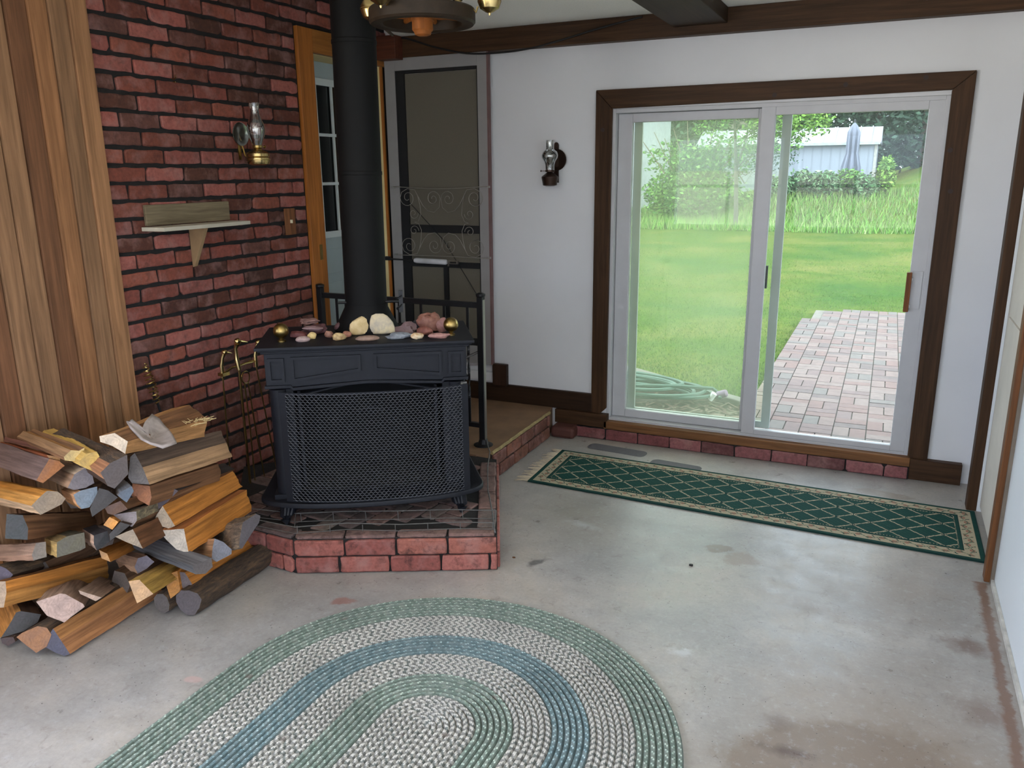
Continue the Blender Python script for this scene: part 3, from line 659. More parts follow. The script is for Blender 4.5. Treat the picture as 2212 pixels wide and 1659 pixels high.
stone('pink_oval_stone', 'flat grey-pink oval stone nearest the left brass ball', -2.268, 2.742, .031, .018, .014, (150, 128, 124), 0, 15, .12)
stone('maroon_slate', 'low maroon stone behind the grey-pink oval stone', -2.335, 2.80, .040, .025, .017, (92, 50, 48), .3, 17, .4, tilt=.15)
stone('maroon_slate', 'dark plum flake stacked at the back left of the stove top', -2.325, 2.90, .055, .025, .022, (80, 52, 54), .3, 18, .5, tilt=-.1)
stone('leaf_stone', 'thin leaf-shaped mauve slab tilted on the left stone cluster', -2.300, 2.855, .045, .02, .009, (128, 104, 106), .2, 19, .3, z=.985, tilt=.12)
stone('cup_stone', 'brown shell-shaped flake at the top of the left stone cluster', -2.375, 2.93, .040, .022, .014, (112, 84, 78), .1, 20, .5, z=.998)
stone('plum_shard', 'plum shard leaning right of the left stone cluster', -2.24, 2.99, .045, .02, .022, (88, 62, 64), -.5, 21, .4, tilt=-.3)
stone('purple_wedge_stone', 'purple-brown wedge stone with a white streak, right of the stove pipe base', -1.965, 3.09, .060, .025, .036, (104, 80, 82), 0, 22, .6, half=True, col2=(124, 100, 100))
stone('silver_flake', 'pointed silver-grey flake in front of the purple-brown wedge stone', -1.915, 2.962, .050, .018, .014, (112, 116, 122), 0, 23, .55)
stone('crystal_stone', 'bright orange and cream block stone near the right end of the stove top', -1.835, 2.985, .029, .018, .015, (206, 160, 110), 0, 24, .25, col2=(226, 210, 180))
stone('dark_lump', 'dark grey lump between the purple wedge and the red boulder', -1.945, 3.20, .040, .025, .026, (62, 60, 66), 0, 25, .3)
stone('red_boulder', 'rough red-brown boulder, tallest stone beside the right brass ball', -1.875, 3.165, .052, .035, .047, (120, 74, 62), 0, 26, .45, col2=(150, 104, 88))
stone('red_foot_stone', 'smooth red-brown stone in front of the red boulder', -1.848, 3.075, .038, .022, .022, (116, 70, 60), -.5, 27, .3)
stone('pink_wedge_stone', 'low pinkish wedge slab in front of the right brass ball', -1.755, 3.035, .045, .018, .014, (150, 110, 104), 0, 28, .3)
stone('pink_block_stone', 'pinkish block stone wedged behind the low pinkish slab', -1.815, 3.17, .027, .02, .036, (136, 96, 90), 0, 29, .35)

# ------------------------------------------------------------------ wire hearth guard
g = thing('wire_guard', 'low bent wire rack lying along the front edge of the brick hearth', 'wire rack', HO, (0, 0, HA))
def rail(pts, r=.0022): b = B(); b.tube(pts, r, 6); return b
za, zb_ = .218, .205
bk = [(-.30, .22, za), (-.02, .145, za-.004), (.2, .15, za), (.42, .142, za+.001), (.66, .15, za), (.865, .135, za-.002)]
fr_ = [(-.20, .115, zb_), (.0, .035, zb_-.006), (.22, .05, zb_+.002), (.45, .03, zb_), (.7, .04, zb_+.002), (.862, .03, zb_)]
b = B(); b.tube(bk, .0022, 6); b.tube([(x, y, z-.04) for x, y, z in bk], .0018, 6); obj('rail', b, MT['wire'], g)
b = B(); b.tube(fr_, .0022, 6); b.tube([(x, y, z-.030) for x, y, z in fr_], .0018, 6); obj('rail', b, MT['wire'], g)
for i in range(7):
    x = .0+.143*i; b = B(); b.tube([(x, .146, .216), (x+.002, .146, .172)], .0018, 5); obj('upright', b, MT['wire'], g)
for i in range(7):
    x = .01+.14*i; b = B(); b.tube([(x, .038, .203), (x, .036, .172)], .0018, 5); obj('upright', b, MT['wire'], g)
for q in ([(.862, .03, .205), (.865, .135, .216)], [(-.2, .115, .205), (-.3, .22, .218)], [(0, .035, .2), (-.02, .145, .214)]):
    b = B(); b.tube(q, .002, 5); obj('cross_wire', b, MT['wire'], g)
b = B(); b.tube([(-1.945, 3.86, .20), (-1.90, 3.80, .172), (-1.855, 3.72, .19), (-1.75, 3.48, .20), (-1.62, 3.22, .193), (-1.50, 3.02, .185), (-1.412, 2.862, .182), (-1.40, 2.845, .17)], .0035, 6)
tag(obj('edge_wire', b, MT['wire']), 'thin crooked wire running along the right edge of the hearth to the railing foot', 'wire')

# ------------------------------------------------------------------ iron railing on the step
r = thing('iron_railing', 'black iron railing with twisted pickets behind the wood stove', 'railing', (-1.965, 3.86, .168))
for (x, y) in ((0, 0), (-1.065, -.005)):
    b = B(); b.box(x-.017, x+.017, y-.017, y+.017, .004, .845); b.lathe([(.022, .845), (.026, .85), (.026, .862), (.012, .868)], 14, Matrix.Translation((x, y, 0))); b.lathe([(.055, .0005), (.055, .006), (.03, .012), (.022, .04)], 18, Matrix.Translation((x, y, 0)), cap=True)
    obj('post', b, MT['ironb'], r, bevel=.002)
b = B(); b.box(-1.05, -.018, -.012, .012, .785, .815); obj('top_rail', b, MT['ironb'], r)
b = B(); b.box(-1.05, -.018, -.012, .012, .105, .13); obj('bottom_rail', b, MT['ironb'], r)
for x in (-.955, -.81, -.66, -.52, -.377, -.228, -.082):
    b = B(); N = 60; vv = []
    for i in range(N+1):
        z = .13+.655*i/N; t = max(0, min(1, (i/N-.2)/.6))*2*pi*1.5
        for cx, cy in ((-.0075, -.0035), (.0075, -.0035), (.0075, .0035), (-.0075, .0035)): vv.append((x+cx*cos(t)-cy*sin(t), cx*sin(t)+cy*cos(t), z))
    b.add(vv, [(i*4+k, i*4+(k+1) % 4, (i+1)*4+(k+1) % 4, (i+1)*4+k) for i in range(N) for k in range(4)]); obj('twisted_picket', b, MT['ironb'], r)
b = B(); b.box(.014, .019, -.012, .012, .02, .83); obj('steel_strip', b, MT['chrome'], r)
b = B(); b.tube([(-.02, .0, .54), (-.10, -.02, .50), (-.16, -.05, .47)], .007, 6); obj('side_brace', b, MT['wire'], r)
# ------------------------------------------------------------------ oil lamps on the walls
def glob(prof, n=28, M=None): b = B(); b.lathe(prof, n, M, cap=False); return b
# left lamp on the bricks
L1 = thing('oil_lamp', 'brass oil lamp with tall flared clear chimney on the brick wall', 'lamp', (-2.975, 3.36, 1.71))
b = B(); b.lathe([(.03, 0), (.052, .006), (.058, .02), (.058, .035), (.054, .040), (.058, .045), (.057, .058), (.045, .068), (.025, .075), (.018, .085)], 28); obj('font', b, MT['brass'], L1, smooth='auto')
b = B(); b.lathe([(.018, .085), (.026, .088), (.026, .098), (.018, .104), (.012, .12)], 20); b.tube([(.02, .0, .092), (.02, .03, .092)], .002, 6); b.lathe([(.008, 0), (.008, .003)], 12, Matrix.Translation((.02, .033, .092)) @ Matrix.Rotation(pi/2, 4, 'X')); obj('burner', b, MT['dbrass'], L1, smooth='auto')
obj('glass_chimney', glob([(.024, .10), (.028, .115), (.040, .145), (.046, .175), (.043, .20), (.032, .225), (.024, .25), (.022, .27), (.026, .295), (.028, .305)]), MT['chimney'], L1, smooth=True)
b = B(); b.lathe([(.001, -.012), (.03, -.009), (.055, 0), (.058, .004), (.055, .004), (.03, -.005), (.001, -.008)], 28, Matrix.Translation((-.078, -.03, .155)) @ Matrix.Rotation(pi/2, 4, 'Y'), cap=False); obj('reflector', b, MT['mirror'], L1, smooth='auto')
b = B(); b.tube([(-.09, -.03, .155), (-.075, -.01, .05), (-.055, 0, .03)], .004, 6); b.tube([(.058*cos(2*pi*i/20), .058*sin(2*pi*i/20), .028) for i in range(20)], .0025, 6, close=True); b.box(-.097, -.09, -.04, -.02, .03, .2); obj('wall_bracket', b, MT['dbrass'], L1)
# right lamp on the plaster wall
L2 = thing('oil_lamp', 'dark bronze oil lamp with stepped chimney on the white wall beside the sliding door', 'lamp', (-1.885, 4.655, 1.58))
b = B(); b.lathe([(.025, 0), (.042, .006), (.046, .03), (.050, .045), (.051, .055), (.046, .060), (.030, .072), (.016, .082)], 28); obj('font', b, MT['bronze'], L2, smooth='auto')
b = B(); b.lathe([(.016, .082), (.028, .085), (.028, .095), (.020, .10)], 20); b.tube([(-.02, -.02, .09), (-.045, -.03, .09)], .0018, 6); b.lathe([(.006, 0), (.006, .003)], 12, Matrix.Translation((-.047, -.03, .09)) @ Matrix.Rotation(pi/2, 4, 'Y')); obj('burner', b, MT['bronze'], L2, smooth='auto')
obj('glass_chimney', glob([(.027, .095), (.029, .125), (.036, .145), (.049, .165), (.051, .18), (.044, .20), (.028, .212), (.024, .22), (.024, .262), (.026, .268)]), MT['chimney'], L2, smooth=True)
b = B(); b.lathe([(.001, 0), (.058, .002), (.064, .012), (.060, .016), (.04, .008), (.001, .006)], 28, Matrix.Translation((.012, .090, .155)) @ Matrix.Rotation(pi/2, 4, 'X'), cap=False); obj('reflector', b, MT['bronze'], L2, smooth='auto')
b = B(); b.box(-.006, .022, .082, .094, .02, .245); b.lathe([(.013, 0), (.013, .01)], 14, Matrix.Translation((.008, .09, .245)) @ Matrix.Rotation(pi/2, 4, 'X')); b.tube([(0, .088, .035), (0, .055, .03)], .005, 6); obj('wall_bracket', b, MT['bronze'], L2)

# little shelf on the bricks, switch plate, hook
sh = thing('wall_shelf', 'small weathered wooden shelf with one bracket on the brick wall', 'shelf', (-3.066, 2.66, 1.42))
b = B(); b.box(.001, .016, .02, .54, .022, .115); obj('back_board', b, MT['weather'], sh, bevel=.002)
b = B(); b.prism([(.0, .0), (.125, .015), (.128, .30), (.115, .575), (0, .56)], .0, .018); obj('shelf_board', b, M_('bleached_board', (186, 178, 160), .85, amt=.2, scale=20, stretch=(1, .2, 1)), sh, bevel=.002)
b = B(); b.prism([(0, 0), (.105, 0), (.09, -.03), (.012, -.185), (0, -.19)], -.011, .011, M=Matrix(((1, 0, 0, 0), (0, 0, 1, .285), (0, 1, 0, -.001), (0, 0, 0, 1)))); obj('bracket', b, M_('plain_bracket_wood', (150, 122, 88), .7, amt=.15, scale=20), sh, bevel=.002)
b = B(); b.box(-.001, .008, -.0425, .0425, -.0725, .0725); sw = obj('switch_plate', b, wood_mat('wooden_switch_plate', (128, 84, 54), 2, 60, .6), loc=(-3.066, 3.672, 1.407), bevel=.002)
tag(sw, 'brown wooden light switch plate on the bricks beside the door casing', 'switch plate')
b = B(); b.box(.008, .020, -.004, .004, -.008, .010); obj('toggle', b, M_('ivory_plastic', (230, 220, 190), .4), sw)
b = B(); b.tube([(0, 0, 0), (.018, 0, -.002), (.024, 0, .006), (.022, .001, .016)], .0025, 6); b.tube([(.002, .006, -.012), (.012, .007, -.014)], .003, 6)
tag(obj('wall_hook', b, MT['brass'], loc=(-3.068, 2.935, 2.095)), 'tiny brass hook screwed into the bricks high on the wall', 'hook')

# ------------------------------------------------------------------ fireplace tools, poker
t = thing('tool_stand', 'brass stand holding the duck-headed fireplace tools beside the wood pile', 'tool stand', (-2.80, 2.90, .001))
b = B(); b.lathe([(.10, 0), (.10, .012), (.085, .02), (.03, .03), (.012, .05)], 24); obj('base', b, MT['dbrass'], t, smooth='auto')
b = B(); b.tube([(0, 0, .03), (0, 0, .745)], .006, 8); obj('pole', b, MT['dbrass'], t, smooth='auto')
b = B(); b.tube([(0, 0, .745), (-.006, -.004, .80), (-.01, 0, .85), (.0, .004, .875)], [.012, .011, .009, .013], 10); b.lathe([(.0005, -.018), (.013, -.01), (.017, 0), (.013, .011), (.0005, .018)], 14, Matrix.Translation((.0, .008, .885)) @ Matrix.Rotation(1.2, 4, 'X'), cap=False); b.tube([(.004, .02, .883), (.012, .052, .874), (.014, .062, .872)], [.008, .004, .001], 8); obj('duck_head_handle', b, MT['brass'], t, smooth='auto')
b = B(); b.tube([(-.02, -.088, .742), (-.01, -.04, .762), (0, 0, .765), (.0, .05, .768), (0, .10, .765)], .006, 6); b.box(-.035, -.003, -.105, -.06, .735, .750); b.tube([(-.012+.018*cos(a*pi/8), .105+.018*sin(a*pi/8), .765) for a in range(4, 16)], .004, 6); obj('hanger_arm', b, MT['brass'], t, smooth='auto')
def tool(lab, dx, dy, ztop, tip, head):
    o = thing('fireplace_tool', lab, 'fireplace tool', (-2.80+dx, 2.90+dy, 0), group='brass fireplace tools')
    b = B(); b.tube([(0, 0, ztop-.03), (0, 0, ztop+.03), (.004, .006, ztop+.065), (.01, .012, ztop+.085)], [.010, .009, .007, .010], 8); b.lathe([(.0005, -.014), (.011, -.008), (.014, 0), (.011, .009), (.0005, .014)], 12, Matrix.Translation((.010, .018, ztop+.092)) @ Matrix.Rotation(1.2, 4, 'X'), cap=False)
    b.tube([(.012, .028, ztop+.090), (.018, .056, ztop+.080)], [.006, .001], 8); obj('duck_head_handle', b, MT['brass'], o, smooth='auto')
    b = B(); b.tube([(0, 0, ztop-.03), (tip[0], tip[1], .16)], .0035, 7); obj('rod', b, MT['dbrass'], o, smooth='auto')
    if head == 'brush': b = B(); b.lathe([(.012, .17), (.022, .155), (.03, .05)], 14, Matrix.Translation((tip[0], tip[1], 0))); obj('bristles', b, M_('black_bristles', (30, 26, 24), .9, bump=.6, scale=200), o)
    if head == 'shovel': b = B(); b.box(-.045, .045, -.004, .004, .03, .16, M=Matrix.Translation((tip[0], tip[1], 0))); obj('blade', b, MT['dbrass'], o, bevel=.003)
tool('brass duck-headed fireplace brush hanging left on the stand', -.022, -.088, .755, (-.01, -.01), 'brush')
tool('brass duck-headed fireplace shovel hanging right on the stand, nearest the stove', .0, .118, .765, (.03, .05), 'shovel')
o = thing('fire_tongs', 'brass fire tongs with a ring at the hinge hanging in front of the stand', 'fire tongs', (-2.775, 2.90, 0), group='brass fireplace tools')
b = B(); b.tube([(.012, .026*cos(i*pi/9), .712+.03*sin(i*pi/9)) for i in range(18)], .0035, 6, close=True); obj('ring', b, MT['brass'], o, smooth='auto')
for sy in (-1, 1):
    b = B(); b.tube([(.012, sy*.012, .685), (.012, sy*.018+.015, .45), (.012, sy*.034+.03, .18)], .0035, 7); obj('leg', b, MT['dbrass'], o, smooth='auto')
pk = thing('stove_poker', 'steel poker with coiled spring handle leaning in the corner of the board panelling', 'poker', (-2.90, 2.64, .005))
b = B(); P0, P1 = Vector((0, 0, 0)), Vector((-.10, -.105, .80)); b.tube([P0, P0.lerp(P1, .84)], .0055, 8); obj('rod', b, MT['ironb'], pk)
b = B(); dr = (P1-P0).normalized(); e1 = dr.cross(Vector((0, 0, 1))).normalized(); e2 = dr.cross(e1); pts = []
for i in range(120):
    f = i/119; rr = .009+.011*sin(pi*min(1, f*1.02)); a = f*2*pi*10; pts.append(P0.lerp(P1, .80+.24*f)+(e1*cos(a)+e2*sin(a))*rr)
b.tube(pts, .0032, 6); obj('coil_handle', b, MT['dbrass'], pk, smooth='auto')

# ------------------------------------------------------------------ storm door hanging open against the back wall
YD = 4.70
sdr = thing('storm_door', 'grey aluminium screen door standing open against the white wall behind the stove', 'screen door', (-3.05, YD, .423)); sdr.scale = (1.014, 1, 1.014)
b = B(); frame(b, 0.0, .735, 0, 1.925, -.014, .014, .075, .12, .075); obj('frame', b, MT['lgrey'], sdr, bevel=.002)
b = B(); frame(b, .076, .659, .121, 1.849, -.009, .009, .006, .045, .016); b.box(.082, .140, -.008, .008, .166, 1.833); b.box(.1402, .653, -.010, .008, .848, .898); b.box(.1402, .653, -.010, .008, .625, .662); b.box(.385, .420, -.0105, .008, .1662, .6248); obj('inner_frame', b, MT['black'], sdr)
b = B(); b.box(.141, .652, .001, .003, .167, 1.83); obj('screen_mesh', b, M_('grey_screen_cloth', (102, 96, 84), .8, amt=.08, scale=300), sdr)
b = B(); b.box(.724, .736, -.0145, .0145, .001, 1.924); obj('edge_strip', b, M_('faded_red_edge', (112, 84, 82), .6), sdr)
b = B(); b.tube([(.13, -.02, 1.06), (.40, -.02, .80), (.66, -.02, .42)], .0022, 5); obj('brace_wire', b, MT['black'], sdr)
# wrought scroll grille
b = B()
def spiral(cx, cz, r0, a0, turns, sgn):
    return [(cx+r*cos(a), -.03, cz+r*sin(a)) for k in range(int(turns*16)+1) for r in [r0*(1-.82*k/(turns*16))] for a in [a0+sgn*2*pi*k/16]]
def curl(p_, q_, r, sg):  # S stroke between two spirals
    pass
x0, x1, z0, z1 = .04, .74, .70, 1.13
cx_ = (x0+x1)/2
for sg in (-1, 1):
    for up in (-1, 1):
        zc = (z0+z1)/2
        # inner C scrolls meeting at the middle
        c = (cx_+sg*.055, zc+up*.150); pts = spiral(c[0], c[1], .052, (pi if sg > 0 else 0), 1.5, -sg*up)
        b.tube(pts, .0020, 5)
        b.tube([(cx_+sg*(.003), -.03, zc+up*.150), (cx_+sg*.012, -.03, zc+up*.095), (cx_+sg*.05, -.03, zc+up*.065), (cx_+sg*.10, -.03, zc+up*.075), (cx_+sg*.135, -.03, zc+up*.11), (cx_+sg*.17, -.03, zc+up*.17)], .0020, 5)
        # outer scrolls
        c = (cx_+sg*.245, zc+up*.155); pts = spiral(c[0], c[1], .058, (0 if sg > 0 else pi), 1.4, -sg*up); b.tube(pts, .0020, 5)
        b.tube([(cx_+sg*.17, -.03, zc+up*.17), (cx_+sg*.19, -.03, zc+up*.205), (cx_+sg*.245, -.03, zc+up*.213), (cx_+sg*.29, -.03, zc+up*.19), (cx_+sg*.303, -.03, zc+up*.155)], .0020, 5)
        # small scrolls towards the tie clips
        c = (cx_+sg*.205, zc+up*.055); pts = spiral(c[0], c[1], .036, (pi if sg > 0 else 0), 1.3, sg*up); b.tube(pts, .0020, 5)
        b.tube([(cx_+sg*.17, -.03, zc+up*.17), (cx_+sg*.155, -.03, zc+up*.11), (cx_+sg*.150, -.03, zc+up*.05), (cx_+sg*.17, -.03, zc+up*.008), (cx_+sg*.20, -.03, zc)], .0020, 5)
for zz in (z0, z1):
    n_ = 12; b.tube([(x0-.01+(x1-x0)*i/n_, -.022-.010*sin(pi*i/n_), zz+(.012 if zz == z1 else -.004)*(1-2*sin(pi*i/n_)*.6)*(1)) for i in range(n_+1)], .0026, 6)
obj('scroll_grille', b, M_('dull_silver_scrollwork', (150, 144, 136), .4, metal=.4, amt=.15), sdr, smooth='auto')
b = B()
for x in (x0-.005, x1-.015):
    for zz in (z0, z1+.008): b.box(x-.006, x+.012, -.024, -.0145, zz-.006, zz+.006)
obj('grille_clip', b, MT['chrome'], sdr)
cl = thing('door_closer', 'white tubular door closer reaching from the doorway across the grey screen door', 'door closer', (-3.06, 4.655, 1.10))
b = B(); b.tube([(.20, 0, 0), (.215, 0, 0), (.44, .0, -.003), (.45, 0, -.003)], [.013, .018, .018, .011], 14); obj('tube', b, M_('white_enamel', (206, 206, 210), .35), cl, smooth='auto')
b = B(); b.tube([(-.02, -.005, .004), (.20, 0, 0)], .005, 7); b.box(-.025, .01, -.012, .004, -.006, .020); obj('piston_rod', b, MT['black'], cl)
b = B(); b.box(.455, .53, -.006, .010, -.014, -.010); b.box(.455, .53, -.006, .010, .004, .008); b.box(.52, .53, -.006, .01, -.010, .004); b.box(.455, .46, -.006, .01, -.03, .008); b.tube([(.46, .002, -.003), (.47, .002, -.003)], .005, 6); obj('end_bracket', b, MT['chrome'], cl)

# cable drooping from the beam
ctrl = [(-2.93, 4.672, 2.487), (-2.86, 4.668, 2.482), (-2.648, 4.672, 2.415), (-2.424, 4.66, 2.366), (-2.206, 4.66, 2.357), (-2.02, 4.665, 2.368), (-1.85, 4.67, 2.396), (-1.571, 4.67, 2.450), (-1.345, 4.672, 2.487)]
def catmull(P, k=6):
    P = [Vector(p) for p in P]; out = []
    for i in range(len(P)-1):
        a, b_, c, d_ = P[max(i-1, 0)], P[i], P[i+1], P[min(i+2, len(P)-1)]
        for j2 in range(k):
            t_ = j2/k; out.append(.5*((2*b_)+(c-a)*t_+(2*a-5*b_+4*c-d_)*t_*t_+(3*b_-a-3*c+d_)*t_**3))
    return out+[P[-1]]
b = B(); b.tube(catmull(ctrl), .0055, 8); tag(obj('power_cable', b, MT['cord'], smooth='auto'), 'black cable drooping along the dark ceiling beam on the back wall', 'cable')

# ------------------------------------------------------------------ wagon wheel chandelier
CX, CY, CZ = -1.645, 2.80, 2.195
ch = thing('wagon_wheel_chandelier', 'wooden wagon wheel chandelier with brass oil-lamp fonts hanging from the ceiling', 'chandelier', (CX, CY, CZ)); ch.scale = (.87, .87, .99)
b = B(); b.lathe([(.170, .004), (.176, .0), (.218, 0), (.226, .008), (.226, .050), (.220, .056), (.174, .056), (.170, .052), (.170, .004)], 56, cap=False); obj('wheel_rim', b, MT['wheel'], ch, smooth='auto')
for i in range(8):
    b = B(); a = 2*pi*i/8+.2; b.tube([(.03*cos(a), .03*sin(a), .036), (.08*cos(a), .08*sin(a), .036), (.12*cos(a), .12*sin(a), .036), (.172*cos(a), .172*sin(a), .036)], [.010, .013, .009, .011], 10); obj('spoke', b, MT['spoke'], ch, smooth='auto')
b = B(); b.lathe([(.022, -.038), (.034, -.034), (.038, -.024), (.045, -.018), (.045, .012), (.048, .016), (.048, .05), (.034, .056), (.034, .10)], 28); obj('hub', b, MT['spoke'], ch, smooth='auto')
b = B(); b.tube([(0, 0, .10), (0, 0, .303)], .008, 8); b.lathe([(.055, .285), (.055, .30), (.02, .304)], 24); obj('hanging_rod', b, MT['dbrass'], ch, smooth='auto')
for k, (dx, dy) in enumerate(((.285, .07), (-.265, .02), (-.03, -.27), (.02, .285))):
    a = atan2(dy, dx); M0 = Matrix.Translation((dx, dy, .0))
    b = B(); b.lathe([(.004, .022), (.006, .030), (.018, .034), (.040, .046), (.050, .068), (.050, .088), (.040, .105), (.020, .112), (.018, .125)], 26, M0); f_ = obj('lamp_font', b, MT['brass'], ch, smooth='auto')
    b = B(); b.tube([(.222*cos(a), .222*sin(a), .05), (.235*cos(a), .235*sin(a), .035), (dx-.05*cos(a), dy-.05*sin(a), .055)], .004, 6); b.tube([(dx+.051*cos(q*pi/8), dy+.051*sin(q*pi/8), .078) for q in range(16)], .003, 6, close=True); obj('lamp_arm', b, MT['dbrass'], ch)
    obj('glass_chimney', glob([(.022, .125), (.034, .15), (.040, .18), (.030, .21), (.022, .24), (.026, .28)], M=M0), MT['chimney'], f_, smooth=True)
# ------------------------------------------------------------------ braided oval rug
def braided():
    b = B(); cx, cy = -1.15, 1.82; L = .80; pitch = .0196; NRg = 40
    GRN = [(136, 148, 138), (124, 138, 127), (148, 158, 147)]; LGT_ = [(190, 186, 178), (176, 174, 168), (156, 160, 154)]; BLU_ = [(124, 142, 144), (112, 132, 135), (134, 150, 151)]
    for k in range(NRg):
        r = pitch*(k+.5)
        rr = r
        kind = 'L' if rr < .165 else 'G' if rr < .27 else 'L' if rr < .385 else 'B' if rr < .505 else 'L' if rr < .645 else 'G'
        per = 2*pi*r+2*L; st = .0062; n = max(16, int(per/st)); n -= n % 4
        rows = []
        amp = .0022 if kind == 'L' else .0013
        ncol = 5
        base = len(b.v)
        for i in range(n):
            s_ = per*i/n
            # stadium path: far half circle centred (cx,cy), straight sides going -y
            if s_ < pi*r: a = s_/r; px, py, nx, ny = cx+r*cos(a), cy+r*sin(a), cos(a), sin(a)
            elif s_ < pi*r+L: px, py, nx, ny = cx-r, cy-(s_-pi*r), -1, 0
            elif s_ < 2*pi*r+L: a = pi+(s_-pi*r-L)/r; px, py, nx, ny = cx+r*cos(a), cy-L+r*sin(a), cos(a), sin(a)
            else: px, py, nx, ny = cx+r, cy-L+(s_-2*pi*r-L), 1, 0
            for j2 in range(ncol):
                w = (j2/(ncol-1)-.5); ph = s_/.0245*2*pi+w*5.0*(1 if k % 2 else -1)
                h = .0075*sqrt(max(0, 1-(abs(w)*2)**5))+.0015+amp*sin(ph)*(1-abs(w)*2)+.0004
                b.v.append((px+nx*w*pitch*1.0, py+ny*w*pitch*1.0, .002+h))
        for i in range(n):
            i2 = (i+1) % n
            for j2 in range(ncol-1):
                b.f.append((base+i*ncol+j2, base+i*ncol+j2+1, base+i2*ncol+j2+1, base+i2*ncol+j2)); b.m.append(0)
                w = ((j2+.5)/(ncol-1)-.5); ph = ((i+.5)/n*per/.0245+w*.8*(1 if k % 2 else -1)) % 1
                hsh = (int((i+.5)/n*per/.0245+w*.8)*7+k*13) % 11
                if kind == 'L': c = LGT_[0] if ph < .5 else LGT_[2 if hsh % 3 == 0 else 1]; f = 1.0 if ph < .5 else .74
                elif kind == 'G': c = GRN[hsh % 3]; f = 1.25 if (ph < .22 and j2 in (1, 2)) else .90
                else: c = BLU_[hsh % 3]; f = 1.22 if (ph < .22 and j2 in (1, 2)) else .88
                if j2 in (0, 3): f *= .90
                f *= 1+.08*nz(b.v[base+i*ncol][0]*6, b.v[base+i*ncol][1]*6, 5)
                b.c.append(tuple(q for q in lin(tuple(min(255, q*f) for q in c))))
    # backing
    R_ = pitch*NRg; ring = []
    for q in range(49): a = pi*q/48; ring.append((cx+R_*cos(a), cy+R_*sin(a)))
    for q in range(49): a = pi+pi*q/48; ring.append((cx+R_*cos(a), cy-L+R_*sin(a)))
    b.prism(ring, .0008, .0035, c=lin((96, 112, 104)))
    n = NT('braided_yarn'); v = n.coord('Object'); f = n.noise(v, 260, 3, .6)
    c = n.mix(1, n.attr(), n.ramp(f, [(.3, gray(.78)), (.7, gray(1.15))]), 'MULTIPLY')
    vo = n.vor(n.coord('Object'), 7); c = n.mix(n.ramp(vo, [(.05, gray(.6)), (.12, gray(0))]), c, lin((112, 98, 92)))
    n.col(c); n.rough(.95); n.b.inputs['Specular IOR Level'].default_value = .2
    return tag(obj('braided_rug', b, n.mat, attr=True), 'oval braided rug in sage green, grey-white and teal rings on the concrete floor', 'rug')
braided()

